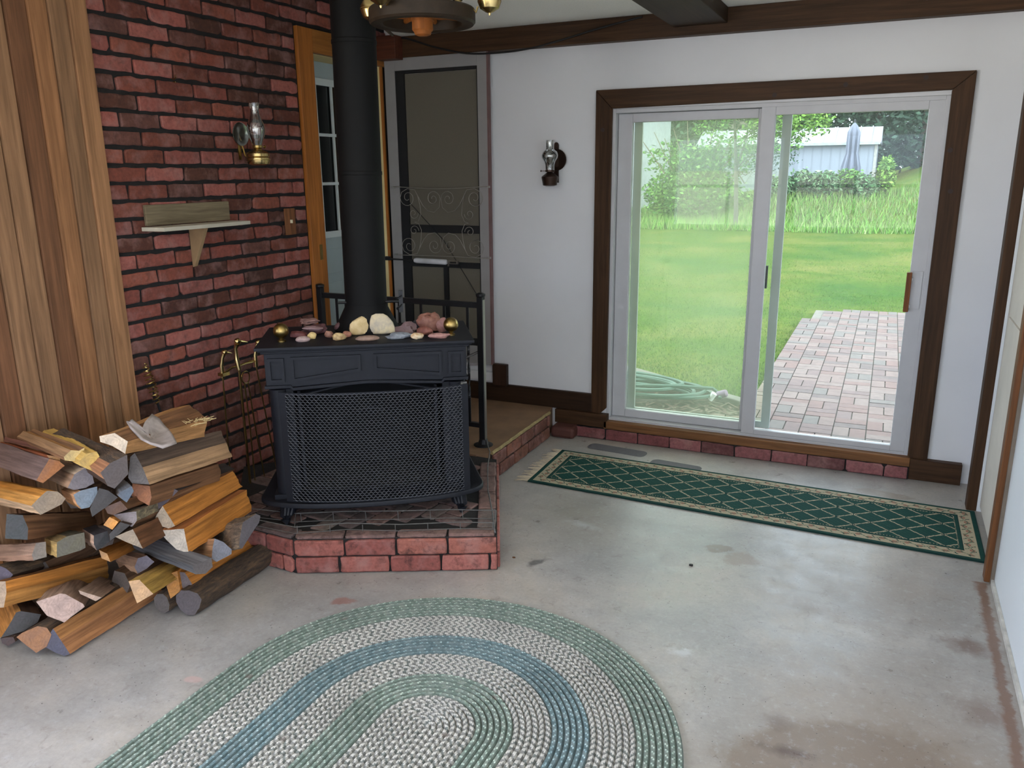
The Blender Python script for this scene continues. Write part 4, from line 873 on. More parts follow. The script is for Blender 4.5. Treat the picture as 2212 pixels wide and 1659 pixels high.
# ------------------------------------------------------------------ green runner
def runner():
    A_, Bp, Cp, Dp = Vector((-1.690, 4.392)), Vector((-1.680, 3.832)), Vector((.532, 3.742)), Vector((.530, 4.335))   # far-left, near-left, near-right, far-right
    Lx, Ly = 2.23, .57; N1, N2 = 500, 128
    G0, G1, CR, DG, PK, LG = (20, 62, 56), (14, 46, 42), (166, 155, 132), (24, 52, 48), (150, 114, 98), (84, 100, 82)
    b = B(); fr = B
    grid = []
    for i in range(N1+1):
        for j2 in range(N2+1):
            u, w = i/N1, j2/N2; p = (Bp.lerp(Cp, u)).lerp(A_.lerp(Dp, u), w)
            h = .0065+.0012*nz(u*9, w*3)+.0008*nz(u*60, w*20)
            e = min(w, 1-w)*Ly; 
            if e < .004: h -= .004
            grid.append((p.x, p.y, h+.002))
    b.v = grid
    def pat(x, y):   # metres from near-left corner
        e = min(x, Lx-x, y, Ly-y); ex = min(x, Lx-x); ey = min(y, Ly-y)
        if e < .024: return G0 if e > .006 else DG
        if e < .028: return CR
        if e < .080:
            # floral band on cream
            if ey < ex: s_, t_ = x, (ey-.054)/.026
            else: s_, t_ = y+.3, (ex-.054)/.026
            ph = s_/.105*2*pi; vine = .42*sin(ph)
            if abs(t_-vine) < .11: return LG
            c0 = (s_/.105*2) % 1-.5; side = 1 if int(s_/.105*2) % 2 else -1
            d1 = ((c0)*.0525/.014)**2+((t_+side*.25)*.026/.011)**2
            if d1 < 1: return PK if d1 < .55 else (150, 100, 84)
            c1 = ((s_/.105*4) % 1-.5)*.026; tt = t_-.5*(1 if int(s_/.105*4) % 2 else -1)
            if abs(c1*.8+tt*.012) < .0026 and abs(tt) < .34: return G0 if int(s_/.105*4) % 3 else LG
            return CR
        if e < .084: return G1
        if e < .098: return G0
        if e < .1015: return CR if (int((x if ey < ex else y)/.007) % 2) else G1
        # lattice with doubled crossing bars
        px, py = .158, .128
        uu = (x-.10)/px; ww = (y-Ly/2)/py
        a = uu+ww; c = uu-ww
        fa = abs(a-round(a)); fc = abs(c-round(c))
        wav = .018*sin((x+y)*60)
        tx = .036
        if abs(fa-.0+wav*.3) < tx or abs(fc+wav*.3) < tx:
            # small interlace gaps at the crossings
            if fa < .10 and fc < .10:
                qx = abs((a-round(a))+(c-round(c)))*px/2; qy = abs((a-round(a))-(c-round(c)))*py/2
                if qx < .0026 or abs(qx-.0085) < .0018: return G1
                if qy < .002: return G1
            return CR
        return G0 if (int(x/.006)+int(y/.006)) % 5 else (26, 70, 62)
    for i in range(N1):
        for j2 in range(N2):
            b.f.append((i*(N2+1)+j2, (i+1)*(N2+1)+j2, (i+1)*(N2+1)+j2+1, i*(N2+1)+j2+1)); b.m.append(0); b.c.append(lin(pat((i+.5)/N1*Lx, (j2+.5)/N2*Ly)))
    # thickness skirt
    o0 = len(b.v)
    for (i, j2) in ((0, 0), (N1, 0), (N1, N2), (0, N2)):
        x, y, z = b.v[i*(N2+1)+j2]; b.v.append((x, y, .001)); b.v.append((x, y, .0075))
    for k in range(4): b.f.append((o0+2*k, o0+2*((k+1) % 4), o0+2*((k+1) % 4)+1, o0+2*k+1)); b.m.append(0); b.c.append(lin(DG))
    b.f.append((o0+6, o0+4, o0+2, o0)); b.m.append(0); b.c.append(lin(DG))
    n = NT('runner_pile'); f = n.noise(n.coord('Object'), 220, 3, .6); n.col(n.mix(1, n.attr(), n.ramp(f, [(.3, gray(.82)), (.7, gray(1.14))]), 'MULTIPLY')); n.rough(.92); n.b.inputs['Specular IOR Level'].default_value = .2
    r = tag(obj('runner_rug', b, n.mat, attr=True), 'long dark green runner rug with cream diamond lattice below the sliding door', 'rug')
    fr = B()
    for k in range(74):
        y = 3.835+.553*k/73; x = -1.682-.010*k/73; l = random.uniform(.045, .085); dy = random.uniform(-.03, .03)
        fr.tube([(x, y, .006), (x-l*.5, y+dy*.3, .007), (x-l, y+dy, .004)], [.0022, .0018, .0012], 4)
    obj('fringe', fr, M_('cream_fringe', (206, 192, 168), .9), r)
runner()
# grey pads and crumbs on the floor
gp = M_('dark_grey_grip_pad', (96, 94, 98), .75, amt=.12, scale=60)
def pad(cx, cy, L, w, ang, lab):
    b = B(); ring = []
    for sx, sy, a0 in ((1, 1, 0), (-1, 1, 90), (-1, -1, 180), (1, -1, 270)):
        for q in range(7): a = radians(a0+15*q); r = w*.36; ring.append((sx*(L/2-r)+r*cos(a), sy*(w/2-r)+r*sin(a)))
    b.prism(ring, .0006, .002); tag(obj('grip_pad', b, gp, loc=(cx, cy, 0), rot=(0, 0, ang)), lab, 'floor patch', 'grey grip pads by the sliding door')
pad(-1.385, 4.535, .375, .105, radians(-5), 'long grey rounded grip pad on the floor behind the runner rug')
pad(-.99, 4.405, .30, .105, radians(-5), 'short grey grip pad half covered by the runner rug')
def crumb(x, y, s_, col, name, lab, cat='debris'):
    b = B(); M0 = [(random.uniform(.6, 1)*s_*cos(a*pi/3.5), random.uniform(.5, .9)*s_*sin(a*pi/3.5)) for a in range(7)]; b.prism(M0, .0005, s_*.5); tag(obj(name, b, M_(name, col, .8), loc=(x, y, 0)), lab, cat)
crumb(-.634, 3.215, .012, (26, 22, 22), 'charcoal_crumb', 'black charcoal crumb on the bare floor in front of the runner rug')
crumb(-1.372, 2.973, .008, (110, 74, 44), 'bark_crumb', 'tiny brown bark crumb on the floor right of the hearth corner')

# ------------------------------------------------------------------ firewood pile (near end outline, axis, far scale, end colour, side colours, bark edges, label)
LOGS=[
([[-2.443,1.833,0.78],[-2.4,1.861,0.789],[-2.359,1.877,0.758],[-2.365,1.864,0.716],[-2.404,1.848,0.745],[-2.44,1.831,0.76]],[-0.092,0.428,-0.045],1.75,(205,184,160),[(176,130,84),(118,84,58),(176,130,84),(186,122,56),(118,84,58),(70,52,42)],[],'broad split log topping the firewood stack, grey bark chip lying on it'),
([[-2.42,1.948,0.683],[-2.391,1.949,0.632],[-2.363,1.946,0.57],[-2.422,1.92,0.575],[-2.436,1.919,0.595],[-2.434,1.938,0.669]],[-0.031,0.456,-0.049],0.95,(120,112,108),[(92,76,64),(168,134,100),(118,84,58),(118,84,58),(118,84,58),(118,84,58)],[],'log with dark grey-brown top and pale tan side, directly under the topmost log'),
([[-2.473,2.086,0.506],[-2.409,2.11,0.476],[-2.441,2.083,0.437],[-2.475,2.055,0.402],[-2.496,2.052,0.43],[-2.497,2.062,0.469]],[-0.075,0.41,-0.054],0.8,(104,92,96),[(66,60,58),(118,84,58),(118,84,58),(70,52,42),(70,52,42),(70,52,42)],[5],'log with a purple-grey five-sided end, above the upper orange slab'),
([[-2.481,1.969,0.547],[-2.422,1.994,0.537],[-2.412,1.988,0.495],[-2.418,1.977,0.465],[-2.48,1.957,0.501]],[-0.039,0.395,-0.049],1,(196,132,96),[(118,84,58),(118,84,58),(118,84,58),(118,84,58),(118,84,58)],[],'log showing a salmon pink end, left of the purple-grey end'),
([[-2.454,2.067,0.422],[-2.407,2.073,0.344],[-2.429,2.06,0.334],[-2.484,2.039,0.356],[-2.473,2.051,0.389]],[-0.056,0.436,-0.003],1,(205,184,160),[(186,122,56),(118,84,58),(118,84,58),(118,84,58),(118,84,58)],[],'smooth orange split slab, upper of the two orange slabs on the right'),
([[-2.453,2.032,0.334],[-2.366,2.077,0.338],[-2.343,2.066,0.243],[-2.387,2.048,0.26],[-2.424,2.039,0.298]],[-0.07,0.434,-0.005],1,(206,192,176),[(176,112,66),(186,122,56),(118,84,58),(118,84,58),(70,52,42)],[],'orange split slab with crackled pale end, lower of the two orange slabs'),
([[-2.199,2.219,0.335],[-2.176,2.268,0.355],[-2.164,2.279,0.346],[-2.161,2.265,0.323],[-2.17,2.228,0.29],[-2.179,2.181,0.246],[-2.187,2.174,0.253],[-2.194,2.191,0.287]],[-0.299,0.143,-0.14],1,(78,72,74),[(128,112,98),(128,112,98),(128,112,98),(128,112,98),(128,112,98),(128,112,98),(128,112,98),(128,112,98)],[0,1,5,6,7],'log with silvery striped bark and dark rough end at the right edge of the pile'),
([[-2.293,2.154,0.277],[-2.27,2.175,0.258],[-2.244,2.189,0.224],[-2.241,2.182,0.208],[-2.268,2.128,0.193],[-2.282,2.119,0.209],[-2.29,2.138,0.249]],[-0.307,0.139,-0.128],1,(124,124,132),[(190,150,116),(190,150,116),(190,150,116),(190,150,116),(190,150,116),(190,150,116),(190,150,116)],[],'log with a smooth blue-grey end, right of the paint-spotted plank'),
([[-2.417,2.061,0.152],[-2.387,2.074,0.149],[-2.354,2.074,0.105],[-2.364,2.065,0.091],[-2.396,2.05,0.088],[-2.41,2.054,0.119]],[-0.044,0.455,-0.051],0.9,(116,104,104),[(186,122,56),(186,122,56),(186,122,56),(118,84,58),(118,84,58),(118,84,58)],[],'long orange-topped split log lying just behind the big round log'),
([[-2.284,2.047,0.068],[-2.29,2.036,0.036],[-2.305,2.024,0.01],[-2.332,2.013,0.009],[-2.358,2.008,0.027],[-2.376,2.008,0.056],[-2.378,2.014,0.081],[-2.361,2.025,0.099],[-2.333,2.036,0.1],[-2.301,2.046,0.09]],[-0.011,0.5,0.0],0.95,(92,84,86),[(74,58,44),(74,58,44),(74,58,44),(74,58,44),(74,58,44),(74,58,44),(74,58,44),(74,58,44),(74,58,44),(74,58,44)],[0,1,2,3,4,5,6,7,8,9],'big round log with bark on, lying at the front right foot of the pile'),
([[-2.404,1.997,0.044],[-2.405,1.991,0.022],[-2.418,1.982,0.012],[-2.437,1.976,0.019],[-2.453,1.974,0.041],[-2.46,1.978,0.067],[-2.451,1.986,0.083],[-2.43,1.996,0.084],[-2.414,1.999,0.07]],[-0.031,0.399,-0.0],0.95,(92,84,80),[(74,58,44),(74,58,44),(74,58,44),(74,58,44),(74,58,44),(74,58,44),(74,58,44),(74,58,44),(74,58,44)],[0,1,2,3,4,5,6,7,8],'small round log on the floor, left of the big round log'),
([[-2.439,2.014,0.151],[-2.399,2.05,0.164],[-2.376,2.034,0.089],[-2.402,2.005,0.066],[-2.423,2.011,0.116]],[-0.131,0.264,-0.057],1,(190,130,66),[(186,122,56),(186,122,56),(186,122,56),(186,122,56),(186,122,56)],[],'orange split log end with one charred black side, above the small round log'),
([[-2.347,1.792,0.259],[-2.319,1.815,0.259],[-2.273,1.827,0.208],[-2.31,1.785,0.183],[-2.328,1.788,0.219]],[-0.18,0.317,-0.107],1,(196,156,116),[(196,156,86),(176,140,72),(176,130,84),(118,84,58),(118,84,58)],[],'log with shredded straw-yellow fibres on top and a tan end'),
([[-2.254,1.996,0.241],[-2.228,2.068,0.247],[-2.223,2.064,0.212],[-2.231,2.034,0.196],[-2.245,1.999,0.207]],[-0.398,0.03,0.019],0.8,(96,88,86),[(112,110,114),(72,68,68),(150,108,80),(160,116,86),(104,104,108)],[],'weathered grey plank splashed with white paint, lying across the stack'),
([[-2.367,1.78,0.434],[-2.327,1.823,0.452],[-2.29,1.823,0.384],[-2.336,1.796,0.412]],[-0.194,0.311,-0.101],1,(150,132,112),[(118,84,58),(116,78,52),(118,84,58),(176,130,84)],[],'log with a mottled three-cornered end, above the left tip of the paint-spotted plank'),
([[-2.422,1.827,0.488],[-2.365,1.876,0.491],[-2.359,1.868,0.459],[-2.368,1.853,0.441],[-2.389,1.84,0.452]],[-0.187,0.317,-0.095],1,(146,134,134),[(128,112,98),(140,126,100),(118,84,58),(70,52,42),(70,52,42)],[0,1],'log with a lilac-grey end and lichen-mottled bark, below the purple-grey end'),
([[-2.423,1.796,0.529],[-2.386,1.835,0.545],[-2.363,1.842,0.515],[-2.395,1.807,0.5],[-2.411,1.797,0.508]],[-0.177,0.297,-0.099],1,(96,70,56),[(118,84,58),(118,84,58),(118,84,58),(118,84,58),(118,84,58)],[],'dark brown log deep between the two stacks'),
([[-2.392,1.788,0.502],[-2.368,1.802,0.481],[-2.378,1.781,0.459],[-2.401,1.767,0.478]],[-0.214,0.245,-0.099],1,(206,142,74),[(186,122,56),(186,122,56),(186,122,56),(186,122,56)],[],'short orange split end left of the lilac-grey end'),
([[-2.39,1.776,0.441],[-2.371,1.811,0.476],[-2.345,1.829,0.462],[-2.372,1.787,0.43],[-2.384,1.771,0.419]],[-0.203,0.256,-0.094],1,(64,60,58),[(70,52,42),(70,52,42),(70,52,42),(70,52,42),(70,52,42)],[],'charcoal-coloured log below the short orange split end'),
([[-2.374,1.828,0.581],[-2.355,1.864,0.596],[-2.348,1.865,0.577],[-2.356,1.836,0.543],[-2.377,1.821,0.572]],[-0.279,0.178,-0.077],1,(98,106,118),[(140,142,146),(72,68,68),(72,68,68),(205,184,160),(120,112,108)],[],'small log with a slate-blue end wedged between the stacks'),
([[-2.381,1.77,0.676],[-2.369,1.802,0.699],[-2.347,1.857,0.716],[-2.343,1.848,0.649],[-2.36,1.799,0.609],[-2.37,1.782,0.624],[-2.375,1.777,0.65]],[-0.427,0.099,0.035],0.7,(94,84,82),[(150,104,74),(74,58,44),(74,58,44),(70,52,42),(70,52,42),(70,52,42),(170,120,84)],[1],'log with a large dark grey end and dark bark, top right of the left stack'),
([[-2.466,1.79,0.726],[-2.451,1.821,0.726],[-2.445,1.825,0.703],[-2.448,1.808,0.67],[-2.454,1.792,0.664],[-2.472,1.765,0.689],[-2.474,1.767,0.706]],[-0.4,0.129,-0.003],1,(200,164,92),[(200,164,92),(200,164,92),(200,164,92),(200,164,92),(200,164,92),(200,164,92),(200,164,92)],[],'rounded yellow log half under the tan one at the top of the left stack'),
([[-2.528,1.749,0.719],[-2.52,1.774,0.737],[-2.51,1.796,0.729],[-2.503,1.814,0.736],[-2.502,1.808,0.715],[-2.507,1.789,0.698],[-2.516,1.769,0.698],[-2.526,1.749,0.706]],[-0.407,0.103,-0.01],0.9,(204,176,118),[(150,116,84),(176,130,84),(140,104,76),(118,84,58),(118,84,58),(118,84,58),(200,164,92),(118,84,58)],[],'grooved tan log with a kidney-shaped pale end, top of the left stack'),
([[-2.635,1.802,0.718],[-2.626,1.82,0.704],[-2.626,1.812,0.691],[-2.635,1.794,0.702]],[-0.37,0.052,-0.02],1,(118,84,58),[(104,68,56),(104,68,56),(104,68,56),(104,68,56)],[],'thin red-brown strip of wood, upper of two strips at the left edge'),
([[-2.64,1.764,0.705],[-2.622,1.801,0.688],[-2.621,1.795,0.67],[-2.628,1.783,0.68],[-2.635,1.769,0.69]],[-0.371,0.071,-0.021],1,(176,130,84),[(140,78,48),(140,78,48),(140,78,48),(140,78,48),(140,78,48)],[],'thin rusty orange strip of wood, lower of two strips at the left edge'),
([[-2.622,1.76,0.695],[-2.61,1.785,0.68],[-2.601,1.798,0.659],[-2.623,1.722,0.616],[-2.631,1.705,0.631]],[-0.383,0.072,-0.013],1,(164,108,68),[(112,92,84),(150,100,70),(118,84,58),(96,78,72),(112,92,86)],[],'big mauve-grey log with a pale knot near its right end, upper left of the pile'),
([[-2.53,1.779,0.643],[-2.516,1.813,0.658],[-2.503,1.827,0.64],[-2.493,1.823,0.6],[-2.505,1.796,0.59],[-2.524,1.763,0.591],[-2.535,1.75,0.602]],[-0.34,0.153,-0.072],1,(122,114,116),[(205,184,160),(178,150,132),(70,52,42),(70,52,42),(70,52,42),(88,66,58),(150,120,96)],[],'log with a grey six-sided end and pale pink top, under the yellow logs'),
([[-2.603,1.719,0.592],[-2.589,1.748,0.581],[-2.574,1.764,0.55],[-2.577,1.747,0.534],[-2.599,1.68,0.517],[-2.615,1.663,0.555],[-2.609,1.695,0.578]],[-0.405,0.087,-0.058],1,(150,132,112),[(200,140,66),(118,84,58),(118,84,58),(118,84,58),(214,180,144),(206,150,80),(198,134,60)],[],'bright orange split log with a taupe end, middle left edge of the pile'),
([[-2.5,1.743,0.585],[-2.49,1.764,0.594],[-2.463,1.81,0.596],[-2.458,1.804,0.571],[-2.464,1.77,0.532],[-2.478,1.748,0.533],[-2.488,1.742,0.552]],[-0.306,0.166,-0.093],1,(120,130,140),[(204,152,108),(70,52,42),(70,52,42),(70,52,42),(70,52,42),(204,150,100),(210,156,112)],[],'log with a blue-grey end framed by a light orange side, beside the taupe end'),
([[-2.44,1.8,0.598],[-2.419,1.819,0.585],[-2.395,1.834,0.557],[-2.416,1.797,0.53],[-2.44,1.757,0.506],[-2.449,1.76,0.534]],[-0.255,0.239,-0.085],1,(66,62,60),[(70,52,42),(70,52,42),(70,52,42),(70,52,42),(70,52,42),(70,52,42)],[],'near-black rough log right of the blue-grey end'),
([[-2.813,1.694,0.477],[-2.767,1.722,0.469],[-2.742,1.718,0.424],[-2.735,1.704,0.385],[-2.799,1.664,0.395]],[-0.101,0.361,-0.139],0.75,(74,76,76),[(90,68,56),(134,98,68),(118,84,58),(118,84,58),(118,84,58)],[],'brown knotty log lying crosswise with a dark grey square end at left'),
([[-2.71,1.717,0.371],[-2.699,1.746,0.366],[-2.685,1.731,0.314],[-2.699,1.69,0.316],[-2.706,1.692,0.336]],[-0.3,0.04,-0.084],1,(136,126,116),[(150,124,108),(118,84,58),(118,84,58),(170,136,116),(170,140,122)],[],'pinkish-brown block log below the dark grey square end'),
([[-2.561,1.696,0.412],[-2.548,1.727,0.424],[-2.519,1.775,0.424],[-2.506,1.761,0.373],[-2.513,1.745,0.368],[-2.55,1.679,0.363]],[-0.305,0.156,-0.112],1,(98,93,78),[(150,126,84),(92,86,70),(92,86,70),(70,52,42),(70,52,42),(206,172,110)],[],'log with an olive-grey rectangular end and yellow left side'),
([[-2.432,1.747,0.44],[-2.41,1.785,0.446],[-2.398,1.78,0.409],[-2.416,1.739,0.39],[-2.426,1.738,0.412]],[-0.299,0.172,-0.102],1,(38,37,38),[(58,52,54),(28,27,28),(28,27,28),(178,150,132),(196,160,136)],[],'log with a black burnt-looking end, right of the olive-grey end'),
([[-2.902,1.68,0.261],[-2.873,1.692,0.245],[-2.848,1.699,0.223],[-2.857,1.685,0.206],[-2.89,1.664,0.208]],[-0.097,0.391,-0.12],0.45,(98,90,104),[(86,70,54),(92,74,56),(70,52,42),(70,52,42),(70,52,42)],[0,1],'long thin dark bark slab lying crosswise above the biggest orange slab'),
([[-2.846,1.625,0.232],[-2.808,1.644,0.232],[-2.797,1.633,0.193],[-2.796,1.614,0.144],[-2.826,1.599,0.143]],[-0.002,0.43,-0.094],1,(186,160,136),[(150,104,66),(186,122,56),(176,124,66),(118,84,58),(118,84,58)],[],'longest bright orange slab lying crosswise in the lower left of the pile'),
([[-2.451,1.772,0.37],[-2.429,1.785,0.354],[-2.415,1.783,0.325],[-2.439,1.769,0.341]],[-0.216,0.289,-0.118],1,(176,130,84),[(186,122,56),(186,122,56),(118,84,58),(118,84,58)],[],'orange split log in the middle, below the black burnt-looking end'),
([[-2.465,1.935,0.258],[-2.448,1.963,0.261],[-2.428,1.975,0.233],[-2.438,1.947,0.216],[-2.453,1.916,0.206],[-2.465,1.915,0.232]],[-0.306,0.155,-0.11],1,(112,104,112),[(196,160,134),(118,84,58),(70,52,42),(70,52,42),(186,150,122),(196,158,130)],[],'log with small grey end and pink side, deep in the gap above the fibrous log'),
([[-2.508,1.71,0.229],[-2.449,1.753,0.191],[-2.46,1.736,0.183],[-2.501,1.71,0.216]],[-0.227,0.253,-0.118],1,(178,150,132),[(170,142,124),(170,142,124),(170,142,124),(170,142,124)],[],'pair-grooved pale brown slab showing below the biggest orange slab'),
([[-2.626,1.628,0.199],[-2.582,1.691,0.209],[-2.57,1.702,0.204],[-2.525,1.731,0.16],[-2.519,1.732,0.149],[-2.536,1.7,0.131],[-2.552,1.668,0.113],[-2.594,1.637,0.146]],[-0.254,0.233,-0.104],1,(184,156,144),[(178,150,132),(178,150,132),(178,150,132),(178,150,132),(178,150,132),(178,150,132),(178,150,132),(178,150,132)],[],'broad pale pink log end between the biggest orange slab and the bottom log'),
([[-2.569,1.635,0.102],[-2.542,1.637,0.065],[-2.507,1.64,0.013],[-2.524,1.63,0.006],[-2.553,1.619,0.018],[-2.587,1.608,0.038],[-2.58,1.622,0.077]],[-0.035,0.459,0.0],1,(86,84,98),[(160,112,68),(150,104,68),(176,130,84),(118,84,58),(118,84,58),(118,84,58),(118,84,58)],[],'long brown split log on the floor with a dark slate end, front of the pile'),
([[-2.663,1.583,0.09],[-2.617,1.612,0.111],[-2.587,1.625,0.106],[-2.571,1.627,0.082],[-2.582,1.61,0.041],[-2.614,1.589,0.019],[-2.645,1.58,0.047],[-2.679,1.571,0.076]],[-0.027,0.359,0.0],1,(158,112,80),[(74,58,44),(74,58,44),(74,58,44),(74,58,44),(74,58,44),(74,58,44),(74,58,44),(74,58,44)],[0,1,6,7],'rough broken log end with pale splinters on the floor, left of the slate end'),
([[-2.775,1.641,0.114],[-2.767,1.654,0.115],[-2.728,1.701,0.085],[-2.727,1.682,0.062],[-2.744,1.637,0.047],[-2.778,1.574,0.047],[-2.775,1.607,0.078]],[-0.258,0.129,-0.039],1,(74,72,72),[(200,148,90),(70,52,42),(70,52,42),(70,52,42),(70,52,42),(198,140,78),(198,140,78)],[],'log with an orange side and a dark wedge-shaped end at the bottom left'),
([[-2.784,1.576,0.041],[-2.75,1.601,0.041],[-2.743,1.601,0.024],[-2.762,1.584,0.012],[-2.779,1.575,0.023]],[-0.103,0.324,0.0],1,(84,68,66),[(70,52,42),(70,52,42),(70,52,42),(70,52,42),(70,52,42)],[0],'small dark log stub on the floor at the left edge'),
]

MT['split'] = wood_mat('split_wood', None, 0, 90, .8, attr=True, dark=.62, bump=.5)
def endgrain():
    n = NT('log_end_grain'); v = n.coord('Object'); f = n.noise(v, 90, 5, .7)
    rg = n.n('TexWave', _wave_type='RINGS', _rings_direction='X'); n.t.links.new(v, rg.inputs[0]); rg.inputs['Scale'].default_value = 30; rg.inputs['Distortion'].default_value = 9; rg.inputs['Detail'].default_value = 3
    c = n.mix(1, n.attr(), n.ramp(f, [(.3, gray(.8)), (.7, gray(1.12))]), 'MULTIPLY'); c = n.mix(1, c, n.ramp(rg.outputs['Fac'], [(0, gray(.93)), (1, gray(1.04))]), 'MULTIPLY')
    cr = n.vor(v, 26, 'DISTANCE_TO_EDGE'); c = n.mix(n.ramp(cr, [(.0, gray(.22)), (.03, gray(0))]), c, lin((60, 52, 50)));  g = n.noise(v, 18, 4, .6); c = n.mix(n.ramp(g, [(.45, gray(0)), (.7, gray(.35))]), c, lin((84, 78, 80)))
    n.col(c); n.rough(.85); n.bump(f, .4, .003); return n.mat
MT['end'] = endgrain()
def barkm():
    n = NT('rough_bark'); v = n.coord('Object', (14, 55, 55)); f = n.noise(v, 1, 6, .7, 1); 
    c = n.mix(1, n.attr(), n.ramp(f, [(.3, gray(.35)), (.5, gray(1)), (.7, (2.3, 2.1, 1.7, 1))]), 'MULTIPLY'); n.col(c); n.rough(.95); n.bump(f, 1, .008); return n.mat
MT['bark'] = barkm()
def make_log(idx, P, ax, fs, ec, sc, be, lab):
    P = [Vector(p) for p in P]; ax = Vector(ax); L = ax.length; c = sum(P, Vector())/len(P)
    ex = ax.normalized(); ey = ex.cross(Vector((0, 0, 1))).normalized(); ez = ex.cross(ey)
    R3 = Matrix((ex, ey, ez)).transposed(); Mi = R3.inverted(); loc = [Mi @ (p-c) for p in P]
    zl = min(p.z for p in P)
    ring = []; ecol = []; n = len(P)
    for i in range(n):
        a, d_ = loc[i], loc[(i+1) % n]; k = max(2, int((d_-a).length/.011))
        if len(be) >= n: k = 3
        for q in range(k): ring.append(a.lerp(d_, q/k)); ecol.append(i)
    N = len(ring); NS = 22; sd_ = idx*7.31
    b = B(); bb = B(); rows = []
    for s_ in range(NS+1):
        t = s_/NS; k = 1+(fs-1)*t; row = []
        for j2, p in enumerate(ring):
            r = Vector((0, p.y*k, p.z*k)); rl = max(r.length, .001)
            w = .0022*nz(t*5+sd_, j2*.55, 1)+.0012*nz(t*22+sd_, j2*1.3, 4)
            w += .004*(t*(1-t))*4*nz(t*2+sd_, j2*.25, 9)
            if be and ecol[j2] in be: w += .0025*nz(t*30, j2*.9+sd_, 3)+.003
            if s_ == 0: w *= .5
            r = r*(1+w/rl)
            xx = p.x*(1-t)+L*t+(.012*nz(j2*.5+sd_, 2) if s_ == NS else 0)
            r.x = xx
            wz = (R3 @ r+c).z
            if wz < .003: r = Mi @ ((R3 @ r+c)+Vector((0, 0, .003-wz))-c)
            row.append(r)
        rows.append(row)
    for row in rows: b.v += [tuple(p) for p in row]
    b.v.append((sum(p.x for p in rows[0])/N, sum(p.y for p in rows[0])/N, sum(p.z for p in rows[0])/N)); ci = len(b.v)-1
    b.v.append((sum(p.x for p in rows[-1])/N, sum(p.y for p in rows[-1])/N, sum(p.z for p in rows[-1])/N)); cj = ci+1
    bark_idx = set(be)
    for s_ in range(NS):
        for j2 in range(N):
            f = (s_*N+j2, s_*N+(j2+1) % N, (s_+1)*N+(j2+1) % N, (s_+1)*N+j2); e = ecol[j2]; kk = 1+.10*nz(j2*.9+sd_, s_*.2)
            col = lin(tuple(max(0, min(255, q*kk)) for q in sc[e]))
            if len(be) >= n: b.f.append(f); b.m.append(2); b.c.append(col)
            elif e in bark_idx: bb.f.append(f); bb.m.append(0); bb.c.append(col)
            else: b.f.append(f); b.m.append(0); b.c.append(col)
    for j2 in range(N):
        b.f.append((ci, (j2+1) % N, j2)); b.m.append(1); b.c.append(lin(ec))
        b.f.append((cj, NS*N+j2, NS*N+(j2+1) % N)); b.m.append(1); b.c.append(lin(ec))
    MW = R3.to_4x4(); MW.translation = c
    o = obj('firewood_log', b, [MT['split'], MT['end'], MT['bark']], attr=True, M=MW, smooth='auto')
    tag(o, lab, 'firewood log', 'firewood stacked beside the stove')
    if bb.f:
        used = sorted({i for f in bb.f for i in f}); mp = {u: k for k, u in enumerate(used)}
        bb.v = [b.v[u] for u in used]; bb.f = [tuple(mp[i] for i in f) for f in bb.f]
        k_ = obj('bark', bb, MT['bark'], o, attr=True, smooth='auto')
    return o
allogs = [make_log(i, *L_) for i, L_ in enumerate(LOGS)]
# more logs deep inside the stack, seen in the gaps
FILL = [((-2.60, 1.95, .12), (-2.62, 2.38, .12), .055), ((-2.72, 2.0, .27), (-2.75, 2.42, .25), .06), ((-2.55, 2.14, .30), (-2.60, 2.5, .29), .05), ((-2.60, 2.05, .42), (-2.66, 2.45, .40), .055), ((-2.80, 1.95, .45), (-2.84, 2.35, .43), .06), ((-2.70, 2.05, .56), (-2.74, 2.45, .54), .055), ((-2.90, 1.85, .14), (-2.93, 2.28, .13), .06), ((-2.55, 2.22, .14), (-2.58, 2.62, .13), .05), ((-2.72, 2.28, .10), (-2.75, 2.68, .10), .06), ((-2.62, 2.10, .66), (-2.68, 2.48, .64), .05)]
for k, (a, d_, r) in enumerate(FILL):
    a, d_ = Vector(a), Vector(d_); ax = d_-a; exx = ax.normalized(); ey = exx.cross(Vector((0, 0, 1))).normalized(); ez = exx.cross(ey)
    P = [a+ey*cos(2*pi*q/6+k)*r*random.uniform(.8, 1.05)+ez*sin(2*pi*q/6+k)*r*random.uniform(.75, 1) for q in range(6)]
    make_log(60+k, P, ax, .95, (104, 92, 84), [(96, 70, 50)]*6, [0, 1, 2], 'dark log deep inside the stack, glimpsed only through the gaps')
bpy.context.view_layer.update()
def topz(x, y):
    best = .735
    for o in allogs[:1]:
        mi = o.matrix_world.inverted(); ok, p, nn_, ix = o.ray_cast(mi @ Vector((x, y, 2)), mi.to_3x3() @ Vector((0, 0, -1)))
        if ok: best = max(best, (o.matrix_world @ p).z)
    return best
